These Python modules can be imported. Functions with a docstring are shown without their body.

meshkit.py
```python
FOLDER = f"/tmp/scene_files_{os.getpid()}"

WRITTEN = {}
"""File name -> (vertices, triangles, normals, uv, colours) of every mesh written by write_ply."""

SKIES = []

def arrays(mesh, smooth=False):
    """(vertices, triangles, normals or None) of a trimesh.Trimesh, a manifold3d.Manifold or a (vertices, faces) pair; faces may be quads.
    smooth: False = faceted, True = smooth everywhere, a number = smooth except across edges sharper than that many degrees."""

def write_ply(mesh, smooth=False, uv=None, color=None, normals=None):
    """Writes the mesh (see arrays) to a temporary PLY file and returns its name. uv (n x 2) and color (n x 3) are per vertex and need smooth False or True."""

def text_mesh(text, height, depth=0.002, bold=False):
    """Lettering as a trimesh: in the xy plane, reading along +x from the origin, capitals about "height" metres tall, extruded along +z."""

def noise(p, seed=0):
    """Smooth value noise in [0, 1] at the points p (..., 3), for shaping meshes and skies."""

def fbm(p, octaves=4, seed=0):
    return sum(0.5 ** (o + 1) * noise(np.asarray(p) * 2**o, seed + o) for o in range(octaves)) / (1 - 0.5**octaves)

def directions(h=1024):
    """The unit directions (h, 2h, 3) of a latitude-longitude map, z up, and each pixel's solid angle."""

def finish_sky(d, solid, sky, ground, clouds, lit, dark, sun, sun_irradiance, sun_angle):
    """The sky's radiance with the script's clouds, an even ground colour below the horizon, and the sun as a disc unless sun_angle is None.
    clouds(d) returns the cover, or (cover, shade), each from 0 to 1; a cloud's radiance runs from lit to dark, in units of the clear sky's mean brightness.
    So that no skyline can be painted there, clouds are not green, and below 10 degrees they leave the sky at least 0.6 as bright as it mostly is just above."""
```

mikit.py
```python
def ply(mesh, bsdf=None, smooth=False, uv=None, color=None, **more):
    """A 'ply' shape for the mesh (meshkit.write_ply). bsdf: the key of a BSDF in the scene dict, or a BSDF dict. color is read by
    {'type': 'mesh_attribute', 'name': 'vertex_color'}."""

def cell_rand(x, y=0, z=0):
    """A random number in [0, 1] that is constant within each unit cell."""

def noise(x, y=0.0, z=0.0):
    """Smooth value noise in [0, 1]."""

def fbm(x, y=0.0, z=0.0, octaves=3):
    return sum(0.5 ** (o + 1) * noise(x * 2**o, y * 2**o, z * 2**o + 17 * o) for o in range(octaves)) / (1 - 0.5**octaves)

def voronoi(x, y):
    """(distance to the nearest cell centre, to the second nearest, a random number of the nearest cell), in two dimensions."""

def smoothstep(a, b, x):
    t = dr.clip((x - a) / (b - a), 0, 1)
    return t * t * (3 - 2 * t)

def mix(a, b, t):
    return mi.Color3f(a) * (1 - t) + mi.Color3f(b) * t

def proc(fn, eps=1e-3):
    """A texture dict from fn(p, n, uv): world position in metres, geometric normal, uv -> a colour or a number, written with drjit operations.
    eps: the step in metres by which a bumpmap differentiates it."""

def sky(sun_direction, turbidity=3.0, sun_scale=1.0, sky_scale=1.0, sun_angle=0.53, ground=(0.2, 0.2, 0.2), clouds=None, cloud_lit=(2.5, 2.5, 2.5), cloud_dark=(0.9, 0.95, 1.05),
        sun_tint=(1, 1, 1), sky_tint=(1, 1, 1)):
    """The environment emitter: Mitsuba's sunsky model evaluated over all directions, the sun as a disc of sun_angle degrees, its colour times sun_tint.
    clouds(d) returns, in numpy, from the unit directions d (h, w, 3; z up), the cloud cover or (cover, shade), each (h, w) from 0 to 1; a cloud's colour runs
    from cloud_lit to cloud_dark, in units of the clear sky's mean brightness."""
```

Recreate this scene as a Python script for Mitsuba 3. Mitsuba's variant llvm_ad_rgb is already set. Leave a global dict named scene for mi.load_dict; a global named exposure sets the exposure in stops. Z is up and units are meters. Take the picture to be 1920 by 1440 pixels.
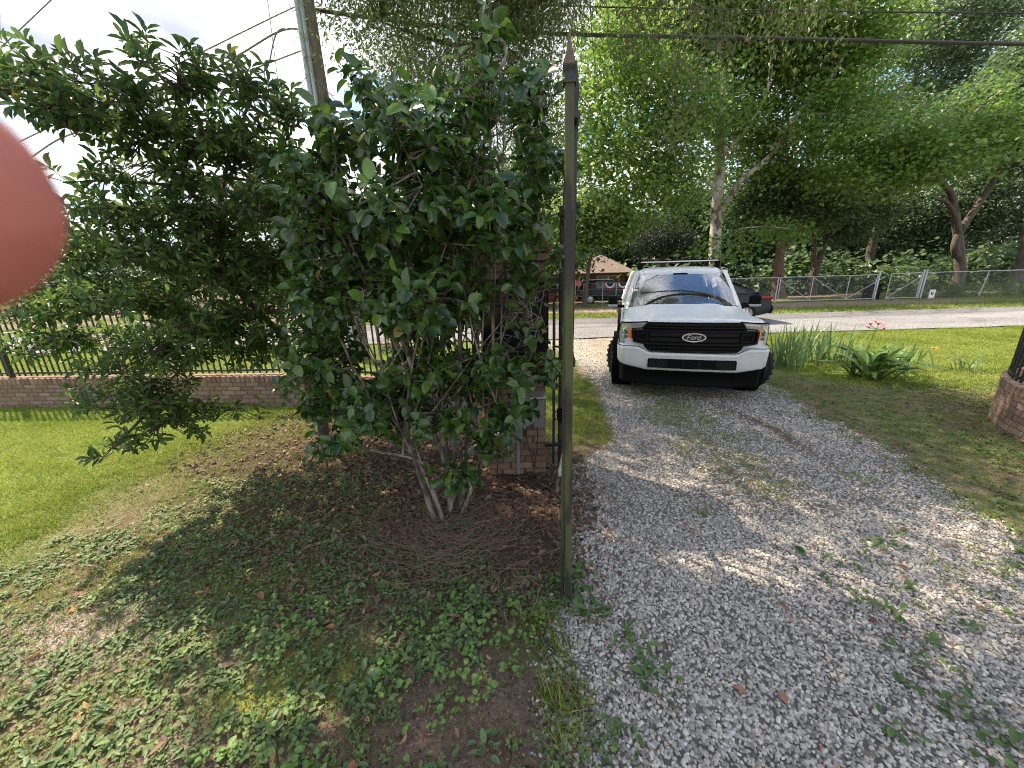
import math, random
import numpy as np, trimesh, manifold3d as m3
import drjit as dr, mitsuba as mi, mikit, meshkit
from shapely.geometry import Polygon, box as sbox, Point
from mikit import proc, noise, fbm, smoothstep, mix, cell_rand, voronoi

scene, labels = {}, {}
exposure = 3.3
T = mi.ScalarTransform4f
# ------------------------------------------------------------------ camera
PITCH, ROLL, EYE = math.radians(16.5), math.radians(1.6), 1.9
_F = np.array([0, math.cos(PITCH), -math.sin(PITCH)])
_U0 = np.array([0, math.sin(PITCH), math.cos(PITCH)])
_U = math.sin(ROLL) * np.array([1, 0, 0]) + math.cos(ROLL) * _U0
CAM = np.array([0, 0, EYE])
scene['camera'] = {'type': 'thinlens', 'fov': 2 * math.degrees(math.atan(960 / 721)), 'fov_axis': 'x', 'aperture_radius': 0.0008,
                   'focus_distance': 4.0, 'near_clip': 0.004, 'far_clip': 500.0,
                   'to_world': T().look_at(origin=CAM.tolist(), target=(CAM + _F).tolist(), up=_U.tolist())}
# ------------------------------------------------------------------ sky and sun
SUN = (-0.5, 0.38, 0.78)


def clouds(d):
    q = d / np.maximum(d[..., 2:], 0.08)
    a = meshkit.fbm(q * np.array([1.1, 0.8, 0]) + np.array([24.66, 12.78, 0]), 5, 3)
    b = meshkit.fbm(q * np.array([3.0, 2.2, 0]) + 9.1, 4, 8)
    cover = np.clip((a * 0.75 + b * 0.25 - 0.33) / 0.14, 0, 1)
    return cover, np.clip((b - 0.40) * 2.6, 0, 1)


scene['sky'] = mikit.sky(SUN, turbidity=3, sun_scale=0.85, sky_scale=1.0, clouds=clouds, cloud_lit=(2.1, 2.1, 2.15), cloud_dark=(0.95, 1.02, 1.18), ground=(0.12, 0.13, 0.08))

# ------------------------------------------------------------------ helpers
def numbered(name):
    if not any(k == name or k.startswith(name + '__') for k in list(scene) + list(labels)) : return name
    i = 1
    while (k := f'{name}_{i:03d}') in _used: i += 1
    return k


_used, _count = set(), {}


def uniq(name):
    """name, name_001, name_002 ... in order of use"""
    n = _count.get(name, -1) + 1
    _count[name] = n
    k = name if n == 0 else f'{name}_{n:03d}'
    _used.add(k)
    return k


def thing(name, label, cat, group=None, kind=None):
    k = uniq(name)
    labels[k] = {'label': label, 'category': cat}
    if group: labels[k]['group'] = group
    if kind: labels[k]['kind'] = kind
    return k


def put(key, mesh, bsdf, smooth=False, color=None, tw=None, **tags):
    d = mesh if isinstance(mesh, dict) else mikit.ply(mesh, bsdf, smooth=smooth, color=color)
    if tw is not None: d = {**d, 'to_world': tw}
    scene[key] = d
    if tags: labels[key] = tags
    return key


def part(parent, name, mesh, bsdf, smooth=False, color=None, tw=None, **tags):
    return put(uniq(parent + '__' + name), mesh, bsdf, smooth, color, tw, **tags)


def tm(v, f):
    v, f = np.asarray(v, float), np.asarray(f, int)
    if f.shape[1] == 4: f = np.vstack([f[:, [0, 1, 2]], f[:, [0, 2, 3]]])
    return trimesh.Trimesh(v, f, process=False)


def cat(*ms):
    ms = [m for x in ms for m in (x if isinstance(x, (list, tuple)) else [x])]
    return trimesh.util.concatenate(ms) if len(ms) > 1 else ms[0]


def rotz(m, a):
    m.apply_transform(trimesh.transformations.rotation_matrix(a, [0, 0, 1])); return m


def rot(m, a, ax, pt=(0, 0, 0)):
    m.apply_transform(trimesh.transformations.rotation_matrix(a, ax, pt)); return m


def move(m, x, y, z):
    m.apply_translation([x, y, z]); return m


def box(c, s, a=0.0):
    m = trimesh.creation.box(extents=s)
    if a: rotz(m, a)
    return move(m, *c)


def rbox(c, s, r=0.02, a=0.0, n=10):
    """box with rounded edges: the hull of eight spheres"""
    r = min(r, min(s) * 0.49)
    sp = m3.Manifold.sphere(r, n)
    h = [x / 2 - r for x in s]
    mm = m3.Manifold.batch_hull([sp.translate([i * h[0], j * h[1], k * h[2]]) for i in (-1, 1) for j in (-1, 1) for k in (-1, 1)]).to_mesh()
    m = tm(mm.vert_properties[:, :3], mm.tri_verts)
    if a: rotz(m, a)
    return move(m, *c)


def to_m3(m):
    return m3.Manifold(m3.Mesh(np.asarray(m.vertices, np.float32), np.asarray(m.faces, np.uint32)))


def from_m3(m):
    q = m.to_mesh(); return tm(q.vert_properties[:, :3], q.tri_verts)


def tube(P, R, n=6, cap=True):
    P = np.asarray(P, float); R = np.broadcast_to(R, (len(P),))
    t = np.gradient(P, axis=0); t /= np.linalg.norm(t, axis=1, keepdims=True) + 1e-12
    ref = np.array([0.31, 0.17, 0.93]) if abs(t[:, 2]).mean() < 0.8 else np.array([0.95, 0.2, 0.1])
    a = np.cross(t, ref); a /= np.linalg.norm(a, axis=1, keepdims=True) + 1e-12
    b = np.cross(t, a); th = np.arange(n) * 2 * np.pi / n
    v = (P[:, None] + R[:, None, None] * (np.cos(th)[None, :, None] * a[:, None] + np.sin(th)[None, :, None] * b[:, None])).reshape(-1, 3)
    i, j = np.meshgrid(np.arange(len(P) - 1), np.arange(n), indexing='ij')
    q = np.stack([i * n + j, i * n + (j + 1) % n, (i + 1) * n + (j + 1) % n, (i + 1) * n + j], -1).reshape(-1, 4)
    f = np.vstack([q[:, [0, 2, 1]], q[:, [0, 3, 2]]])
    if cap:
        k = np.arange(1, n - 1); o = (len(P) - 1) * n
        f = np.vstack([f, np.stack([0 * k, k, k + 1], 1), np.stack([0 * k + o, o + k + 1, o + k], 1)])
    return tm(v, f)


def spline(P, n=6):
    P = np.asarray(P, float)
    from scipy.interpolate import CubicSpline
    return CubicSpline(np.arange(len(P)), P)(np.linspace(0, len(P) - 1, (len(P) - 1) * n + 1))


def lathe(prof, n=24):
    return trimesh.creation.revolve(np.asarray(prof, float), sections=n)


def prism(poly, depth):
    return trimesh.creation.extrude_polygon(poly, depth, engine='earcut')


def grid(A, closed=False):
    """A (n, m, 3) -> quads"""
    A = np.asarray(A, float); n, m = A.shape[:2]
    i, j = np.meshgrid(np.arange(n - 1), np.arange(m if closed else m - 1), indexing='ij')
    q = np.stack([i * m + j, (i + 1) * m + j, (i + 1) * m + (j + 1) % m, i * m + (j + 1) % m], -1).reshape(-1, 4)
    return tm(A.reshape(-1, 3), q)


def unit(v):
    return v / (np.linalg.norm(v, axis=-1, keepdims=True) + 1e-12)


def bake(tv, tf, P, D, N, L, W, H=None):
    """many copies of a small template (x along, y across, z up) as one (V, F); returns copies per vertex count too"""
    D = unit(D); S = unit(np.cross(N, D)); N = np.cross(D, S)
    L, W = np.broadcast_to(L, (len(P),)), np.broadcast_to(W, (len(P),)); H = L if H is None else np.broadcast_to(H, (len(P),))
    v = P[:, None] + tv[None, :, 0:1] * (D * L[:, None])[:, None] + tv[None, :, 1:2] * (S * W[:, None])[:, None] + tv[None, :, 2:3] * (N * H[:, None])[:, None]
    f = tf[None] + (np.arange(len(P)) * len(tv))[:, None, None]
    return v.reshape(-1, 3), f.reshape(-1, 3)


def rep(C, k): return np.repeat(C, k, axis=0)


# leaf templates
def leaf_template(shape, fold=0.12, bend=-0.16, stations=(0.22, 0.5, 0.78)):
    v = [(0, 0, 0)]
    for t, w in zip(stations, shape):
        z = bend * t * t
        v += [(t, -w, z + fold * w), (t, 0, z), (t, w, z + fold * w)]
    v.append((1, 0, bend)); n = len(stations); f = [(0, 1, 2), (0, 2, 3)]
    for i in range(n - 1):
        a, b = 1 + 3 * i, 4 + 3 * i
        for k in (0, 1): f += [(a + k, b + k, b + k + 1), (a + k, b + k + 1, a + k + 1)]
    a = 1 + 3 * (n - 1); e = 3 * n + 1
    f += [(a, e, a + 1), (a + 1, e, a + 2)]
    return np.array(v, float), np.array(f)


BROAD = leaf_template((0.44, 0.5, 0.38), 0.30, -0.14)
LONG = leaf_template((0.28, 0.5, 0.42), 0.30, -0.12)
DIAMOND = (np.array([(0, 0, 0), (0.45, -0.5, 0.06), (1, 0, -0.08), (0.45, 0.5, 0.06)], float), np.array([(0, 1, 2), (0, 2, 3)]))
LOBED = (np.array([(0, 0, 0), (0.25, -0.5, 0.03), (0.62, -0.34, 0), (1, 0, -0.1), (0.62, 0.34, 0), (0.25, 0.5, 0.03)], float), np.array([(0, 1, 2), (0, 2, 3), (0, 3, 4), (0, 4, 5)]))
BLADE = (np.array([(0, -0.5, 0), (0, 0.5, 0), (0.6, 0.32, 0.02), (0.6, -0.32, 0.02), (1, 0, -0.12)], float), np.array([(0, 1, 2), (0, 2, 3), (3, 2, 4)]))
BLADE1 = (np.array([(0, -0.5, 0), (0, 0.5, 0), (1, 0, 0)], float), np.array([(0, 1, 2)]))


def rgb(c): return {'type': 'rgb', 'value': list(c)}


def mat(name, c, rough=0.6, tw=True, **k):
    c = rgb(c) if isinstance(c, (tuple, list)) else c
    b = {'type': 'principled', 'base_color': c, 'roughness': rough, **k}
    scene[name] = {'type': 'twosided', 'bsdf': b} if tw else b
    return name


VC = {'type': 'mesh_attribute', 'name': 'vertex_color'}


def leafmat(name, rough=0.45, trans=0.4, c=VC, spec=0.5):
    """a leaf: a glossy side that shows above and below, and light that passes through"""
    scene[name] = {'type': 'blendbsdf', 'weight': trans, 'a': {'type': 'twosided', 'bsdf': {'type': 'principled', 'base_color': c, 'roughness': rough, 'specular': spec}},
                   'b': {'type': 'principledthin', 'base_color': c, 'roughness': 0.6, 'diff_trans': 2.0, 'spec_trans': 0.0}}
    return name


def bumped(name, scale_fn, height, base):
    scene[name] = {'type': 'twosided', 'bsdf': {'type': 'bumpmap', 'arbitrary': proc(scale_fn, 0.003), 'scale': height, 'bsdf': base}}
    return name


# ------------------------------------------------------------------ materials
leafmat('m_gloss_leaf', 0.24, 0.44, spec=0.8)
leafmat('m_shrub_leaf', 0.34, 0.56, spec=0.5)
leafmat('m_tree_leaf', 0.42, 0.55, spec=0.7)
leafmat('m_grass', 0.5, 0.4, spec=0.3)
leafmat('m_dry_leaf', 0.7, 0.15, spec=0.2)
mat('m_vc', VC, 0.8)
mat('m_stone', VC, 0.75)
mat('m_bark_vc', proc(lambda p, n, uv: mix((0.07, 0.058, 0.048), (0.22, 0.20, 0.175), smoothstep(0.35, 0.7, fbm(p.x * 30, p.y * 30, p.z * 9)))), 0.9)
mat('m_bark_dark', proc(lambda p, n, uv: mix((0.035, 0.028, 0.022), (0.11, 0.09, 0.07), fbm(p.x * 14, p.y * 14, p.z * 4))), 0.95)
mat('m_bark_oak', proc(lambda p, n, uv: mix((0.045, 0.038, 0.032), (0.135, 0.108, 0.088), fbm(p.x * 5, p.y * 5, p.z * 2.0))), 0.95)
mat('m_bark_syc', proc(lambda p, n, uv: mix(mix((0.12, 0.09, 0.07), (0.28, 0.25, 0.21), smoothstep(0.46, 0.5, fbm(p.x * 3 + 7, p.y * 3, p.z * 1.6))), (0.42, 0.40, 0.36), smoothstep(0.5, 0.56, fbm(p.x * 2.2, p.y * 2.2, p.z * 1.1)))), 0.85)
for i, c in enumerate([(0.20, 0.125, 0.086), (0.23, 0.155, 0.11), (0.165, 0.10, 0.072), (0.26, 0.185, 0.135)]):
    mat(f'm_brick_{i}', proc((lambda c: lambda p, n, uv: mix(tuple(0.72 * x for x in c), tuple(min(1, 1.15 * x) for x in c), fbm(p.x * 28, p.y * 28, p.z * 28)) * (0.8 + 0.4 * fbm(p.x * 160, p.y * 160, p.z * 160, octaves=2)))(c)), 0.9)
mat('m_mortar', proc(lambda p, n, uv: mix((0.045, 0.04, 0.036), (0.12, 0.105, 0.095), fbm(p.x * 20, p.y * 20, p.z * 20))), 0.95)
mat('m_black_iron', (0.012, 0.012, 0.013), 0.4)
mat('m_old_steel', proc(lambda p, n, uv: mix(mix((0.010, 0.010, 0.0085), (0.042, 0.038, 0.03), fbm(p.x * 25, p.y * 25, p.z * 5)), (0.06, 0.068, 0.026), smoothstep(0.46, 0.6, fbm(p.x * 12 + 3, p.y * 12, p.z * 2.5)))), 0.75)
mat('m_spear', proc(lambda p, n, uv: mix((0.06, 0.048, 0.036), (0.17, 0.13, 0.095), fbm(p.x * 70, p.y * 70, p.z * 40))), 0.8)
mat('m_rust', proc(lambda p, n, uv: mix((0.09, 0.055, 0.04), (0.18, 0.115, 0.085), fbm(p.x * 60, p.y * 60, p.z * 60))), 0.8)
mat('m_black_gloss', (0.006, 0.008, 0.013), 0.16)
mat('m_black_plastic', (0.003, 0.003, 0.0033), 0.6, specular=0.08)
mat('m_dark_plastic', (0.007, 0.0072, 0.008), 0.5, specular=0.15)
mat('m_grey_paint', (0.17, 0.18, 0.18), 0.5)
mat('m_galv', (0.52, 0.54, 0.55), 0.42, metallic=0.6)
mat('m_chrome', (0.75, 0.75, 0.76), 0.15, metallic=1.0)
mat('m_alu', (0.55, 0.56, 0.57), 0.35, metallic=0.9)
mat('m_white_paint', proc(lambda p, n, uv: mix((0.47, 0.49, 0.485), (0.53, 0.55, 0.545), fbm(p.x * 4, p.y * 4, p.z * 4))), 0.24, clearcoat=1.0, clearcoat_gloss=0.95)
mat('m_navy_paint', (0.008, 0.010, 0.018), 0.2, specular=0.3)
mat('m_black_paint', (0.005, 0.005, 0.007), 0.2, specular=0.3)
mat('m_rubber', (0.013, 0.013, 0.0135), 0.8, specular=0.2)
mat('m_rim_dark', (0.07, 0.066, 0.063), 0.4, metallic=0.4)
mat('m_interior', (0.014, 0.016, 0.020), 0.8, specular=0.1)
mat('m_dark_glass', (0.008, 0.011, 0.014), 0.06, specular=0.7)
mat('m_amber', (0.75, 0.17, 0.02), 0.25, clearcoat=1.0)
mat('m_red_lens', (0.13, 0.005, 0.006), 0.25, specular=0.4)
mat('m_lens_grey', (0.26, 0.27, 0.27), 0.15, specular=0.6)
mat('m_reflector', (0.7, 0.7, 0.7), 0.12, metallic=0.95)
mat('m_white', (0.75, 0.74, 0.72), 0.6)
mat('m_red_cloth', (0.45, 0.03, 0.035), 0.8)
mat('m_blue_cloth', (0.02, 0.03, 0.13), 0.8)
mat('m_pink', (0.6, 0.16, 0.22), 0.7)
scene['m_pane'] = {'type': 'thindielectric', 'int_ior': 2.6}
mat('m_pole_wood', proc(lambda p, n, uv: mix((0.085, 0.075, 0.066), (0.20, 0.175, 0.15), fbm(p.x * 22, p.y * 22, p.z * 1.2))), 0.9)
mat('m_conduit', (0.34, 0.40, 0.44), 0.45)
mat('m_cable', (0.02, 0.02, 0.022), 0.6)
mat('m_wire_grey', (0.16, 0.16, 0.16), 0.5)
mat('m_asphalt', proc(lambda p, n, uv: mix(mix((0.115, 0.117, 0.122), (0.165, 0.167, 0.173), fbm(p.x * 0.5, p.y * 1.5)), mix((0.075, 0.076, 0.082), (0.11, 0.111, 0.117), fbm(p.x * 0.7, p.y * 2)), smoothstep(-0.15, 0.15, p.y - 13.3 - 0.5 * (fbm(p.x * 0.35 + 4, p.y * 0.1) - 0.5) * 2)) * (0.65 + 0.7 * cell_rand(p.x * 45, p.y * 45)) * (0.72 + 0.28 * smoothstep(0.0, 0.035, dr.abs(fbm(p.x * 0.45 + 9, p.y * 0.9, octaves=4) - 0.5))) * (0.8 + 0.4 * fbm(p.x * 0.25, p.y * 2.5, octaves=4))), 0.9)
mat('m_shingle', proc(lambda p, n, uv: mix((0.16, 0.125, 0.11), (0.225, 0.18, 0.16), 0.6 * cell_rand(p.x * 3, p.z * 9) + 0.4 * fbm(p.x, p.y, p.z))), 0.9)
mat('m_house_brick', proc(lambda p, n, uv: mix((0.16, 0.06, 0.045), (0.24, 0.10, 0.075), cell_rand(p.x * 4.5 + 0.5 * dr.floor(p.z * 13), p.y * 4.5, p.z * 13))), 0.9)
mat('m_trim_brown', (0.05, 0.032, 0.025), 0.7)
mat('m_cream', (0.5, 0.46, 0.38), 0.7)
mat('m_skin', proc(lambda p, n, uv: mix((0.40, 0.12, 0.105), (0.50, 0.19, 0.165), fbm(p.x * 260, p.y * 260, p.z * 260))), 0.5, specular=0.35)
# ------------------------------------------------------------------ setting: ground, road
def terrain(x, y):
    x, y = np.asarray(x, float), np.asarray(y, float)
    q = np.stack([x, y, 0 * x], -1)
    near = np.clip((16 - np.abs(y - 5)) / 6, 0, 1)
    z = 0.05 * (meshkit.fbm(q * 0.7, 3, 5) - 0.5) * near + 0.022 * (meshkit.fbm(q * 3.3, 3, 7) - 0.5) * near
    z = z * np.clip(1.2 - np.abs(x - 2.6) / 9, 0.3, 1)
    z = z - 0.05 * np.clip(y - 15.5, 0, 32)
    mound = np.exp(-((x + 0.55) ** 2 + (y - 2.66) ** 2) / 0.18)
    return z + 0.05 * mound


YL = ([-3, 0.9, 1.4, 1.7, 1.95, 2.5, 3.0, 3.35, 3.62, 3.8, 4.26, 5.7, 7.4, 9.0, 10.7], [0.24, 0.22, 0.2, 0.12, 0.36, 0.46, 0.55, 0.62, 0.72, 1.05, 1.22, 1.40, 1.46, 1.2, 0.4])
YR = ([-3, 0.9, 1.5, 2.36, 2.85, 3.4, 4.6, 6.0, 7.2, 8.5, 10.7], [2.4, 2.5, 3.0, 3.55, 3.7, 3.85, 4.0, 4.2, 4.5, 5.0, 6.6])


def gnoise(x, y, s, k=0): return meshkit.fbm(np.stack([x * s, y * s, 0 * x], -1), 3, k) - 0.5


def gravel_m(x, y):
    """distance into the gravel drive in metres, ragged"""
    d = np.minimum(x - np.interp(y, *YL), np.interp(y, *YR) - x) + 0.35 * gnoise(x, y, 3.0, 21) + 0.16 * gnoise(x, y, 11, 22)
    return np.where(y > 10.75, -1, d)


def lawn_left_m(x, y): return np.interp(y, [0, 2.6, 3.2, 4.3, 5.4, 6], [-3.75, -3.75, -3.7, -3.4, -2.95, -2.8]) - x + 0.6 * gnoise(x, y, 1.5, 31)
def lawn_right_m(x, y): return np.minimum(x - np.interp(y, [4.6, 5.6, 6.6, 8, 10.7], [6.6, 5.6, 4.9, 4.95, 6.4]), y - np.interp(x, [4, 6, 9, 14], [6.2, 5.7, 5.4, 5.0])) + 0.7 * gnoise(x, y, 1.3, 32)
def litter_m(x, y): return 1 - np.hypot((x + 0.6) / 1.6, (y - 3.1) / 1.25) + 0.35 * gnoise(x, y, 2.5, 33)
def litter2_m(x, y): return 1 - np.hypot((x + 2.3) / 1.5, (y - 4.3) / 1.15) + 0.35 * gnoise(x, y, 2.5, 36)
def moss_m(x, y): return np.maximum.reduce([1 - np.hypot((x + 1.0) / .30, (y - 1.46) / .16), 1 - np.hypot((x + 1.28) / .2, (y - 1.32) / .12), 0.9 - np.hypot((x + 1.5) / .5, (y - 2.05) / .3), 0.75 - np.hypot((x + 1.7) / .7, (y - 2.7) / .35)]) + 0.9 * gnoise(x, y, 5, 34)
def bare_m(x, y): return np.maximum.reduce([1 - np.hypot((x + 0.42) / .55, (y - 1.17) / .27), 1 - np.hypot((x + 2.5) / .55, (y - 1.7) / .22), 0.9 - np.hypot((x + 1.35) / .28, (y - 1.12) / .15)]) + 0.5 * gnoise(x, y, 4, 35)


def ramp(m, w=0.15): return np.clip(m / w * 0.5 + 0.5, 0, 1)[..., None]


def weedy(x, y):
    """how weedy the strip between the wheel tracks is"""
    return np.exp(-((x - np.interp(y, [2, 4, 6], [2.25, 2.1, 2.3])) / 0.42) ** 2) * np.clip((y - 2.3) / 1.2, 0, 1)


def ground_color(x, y):
    n1, n2, n3 = (meshkit.fbm(np.stack([x * s, y * s, 0 * x], -1), 4, k)[..., None] for s, k in ((1.7, 41), (9, 42), (45, 43)))
    L = lambda a, b, t: np.asarray(a) * (1 - t) + np.asarray(b) * t
    c = L((0.10, 0.072, 0.052), (0.19, 0.145, 0.105), n2) * (0.6 + 0.8 * n3)
    c = L(c, L((0.05, 0.06, 0.02), (0.10, 0.11, 0.035), n3), np.clip((n1 - 0.42) * 5, 0, 1) * 0.75)
    bare = ramp(bare_m(x, y), 0.5); grey = ramp(-1.7 - x[...], 0.6)
    c = L(c, L(L((0.11, 0.075, 0.058), (0.17, 0.12, 0.095), n3), L((0.22, 0.19, 0.165), (0.30, 0.265, 0.23), n2), grey), bare)
    c = L(c, L((0.13, 0.155, 0.03), (0.21, 0.225, 0.06), n3), ramp(moss_m(x, y), 0.5))
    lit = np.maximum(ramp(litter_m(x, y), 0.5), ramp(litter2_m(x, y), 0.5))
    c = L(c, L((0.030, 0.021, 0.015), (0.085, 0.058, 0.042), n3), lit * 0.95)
    far = ramp(np.maximum(y - 5.9, np.abs(x) - 9), 0.6)
    lg = L((0.10, 0.15, 0.03), (0.17, 0.22, 0.05), n2)
    c = L(c, lg, np.maximum(ramp(lawn_left_m(x, y), 0.8) * (y < 6)[..., None], ramp(lawn_right_m(x, y), 0.8)))
    c = L(c, L((0.11, 0.155, 0.035), (0.18, 0.22, 0.06), n1), np.where((x < 0.6)[..., None], far, ramp(lawn_right_m(x, y), 0.5)))
    rt = ramp(x - np.interp(y, *YR), 0.4) * (1 - ramp(lawn_right_m(x, y), 0.8)) * (x > 1)[..., None]
    c = L(c, L(L((0.11, 0.08, 0.055), (0.19, 0.145, 0.105), n3), (0.12, 0.14, 0.045), np.clip((n1 - 0.35) * 4, 0, 1) * 0.6), rt)
    g = ramp(gravel_m(x, y), 0.2)
    trk = np.exp(-((x - np.interp(y, [3, 4.2, 5.6], [3.05, 3.1, 2.75])) / 0.10) ** 2) * np.clip(1 - np.abs(y - 4.3) / 1.3, 0, 1)
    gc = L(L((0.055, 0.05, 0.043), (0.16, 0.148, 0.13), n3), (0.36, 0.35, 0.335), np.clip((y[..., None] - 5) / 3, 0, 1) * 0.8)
    gc = L(gc, (0.105, 0.10, 0.055), (weedy(x, y) * np.clip(.7 + 2 * gnoise(x, y, 3, 97), 0, 1))[..., None] * .8)
    gc = L(gc, (0.10, 0.062, 0.045), trk[..., None] * 0.9)
    gc = L(gc, (0.32, 0.235, 0.18), (np.exp(-((x - 2.2) ** 2 + (y - 9.3) ** 2) / 1.6) * 0.8)[..., None])
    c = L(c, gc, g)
    # beyond the road: verge, dirt shoulder, dry ground under the trees
    b = ramp(y - 14.9, 0.3)
    sh = ramp(1 - np.abs(y - 20.6 + 0.6 * gnoise(x, y, 0.2, 50)) / 2.6 + 1.2 * gnoise(x, y, 0.4, 51), 0.6) * ramp(26 - x, 6)
    dirt = L((0.16, 0.115, 0.085), (0.27, 0.21, 0.165), n1)
    vg = L(L((0.07, 0.10, 0.02), (0.13, 0.155, 0.035), n1), dirt, sh)
    wood = ramp(y - 27 + 2 * gnoise(x, y, 0.2, 52), 3)
    vg = L(vg, L((0.07, 0.055, 0.035), (0.24, 0.19, 0.14), np.clip((n1 - 0.3) * 3, 0, 1)), wood)
    return np.clip(L(c, vg, b), 0.005, 0.9)


def lines(a): return np.unique(np.concatenate(a).round(4))


gx = lines([np.arange(-3.4, 4.4, 0.03), np.arange(-9, 9.01, 0.12), np.arange(-30, 40.1, 0.8), np.array([-200, -140, -90, -60, -45, 55, 75, 110, 150, 220])])
gy = lines([np.arange(0.7, 4.4, 0.03), np.arange(4.4, 11, 0.1), np.arange(11, 30, 0.45), np.arange(-6, 0.7, 0.5), np.array([32, 35, 38, 42, 46, 50, 60, 80, 120, 180, 300, -10, -20, -40])])
X, Y = np.meshgrid(gx, gy, indexing='ij')
Zg = terrain(X, Y)
scene['m_ground'] = {'type': 'twosided', 'bsdf': {'type': 'bumpmap', 'arbitrary': proc(lambda p, n, uv: fbm(p.x * 60, p.y * 60, octaves=3), 0.004), 'scale': 0.022, 'bsdf': {'type': 'principled', 'base_color': VC, 'roughness': 0.95, 'specular': 0.2}}}
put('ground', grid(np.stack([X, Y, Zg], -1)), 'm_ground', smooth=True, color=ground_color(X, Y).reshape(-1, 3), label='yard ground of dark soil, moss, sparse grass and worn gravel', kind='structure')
rx = np.arange(-70, 90.1, 0.5)
e0 = 10.66 + 0.12 * (meshkit.noise(np.stack([rx * 1.3, 0 * rx, 0 * rx], -1), 3) - 0.5); e1 = 14.85 + 0.15 * (meshkit.noise(np.stack([rx * 1.1, 0 * rx, 0 * rx], -1), 4) - 0.5)
RY = e0[:, None] + (e1 - e0)[:, None] * np.linspace(0, 1, 12)[None]
RX = np.repeat(rx[:, None], 12, 1)
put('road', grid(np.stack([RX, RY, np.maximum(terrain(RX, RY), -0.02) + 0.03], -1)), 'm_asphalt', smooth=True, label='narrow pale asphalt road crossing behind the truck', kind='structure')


# ------------------------------------------------------------------ gravel, grass, weeds, litter (stuff)
def scatter(rng, x0, x1, y0, y1, n, fn, edge=0.06):
    """n points of the box that fn (a distance in metres) lets through, softly"""
    x, y = rng.uniform(x0, x1, n), rng.uniform(y0, y1, n)
    k = fn(x, y) + rng.normal(0, edge, n) > 0
    return x[k], y[k]


def up_normals(rng, n, s): return unit(np.stack([rng.normal(0, s, n), rng.normal(0, s, n), np.ones(n)], -1))
def heading(rng, n, z=0.0):
    a = rng.uniform(0, 2 * np.pi, n); return np.stack([np.cos(a), np.sin(a), np.broadcast_to(z, n)], -1)


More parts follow.
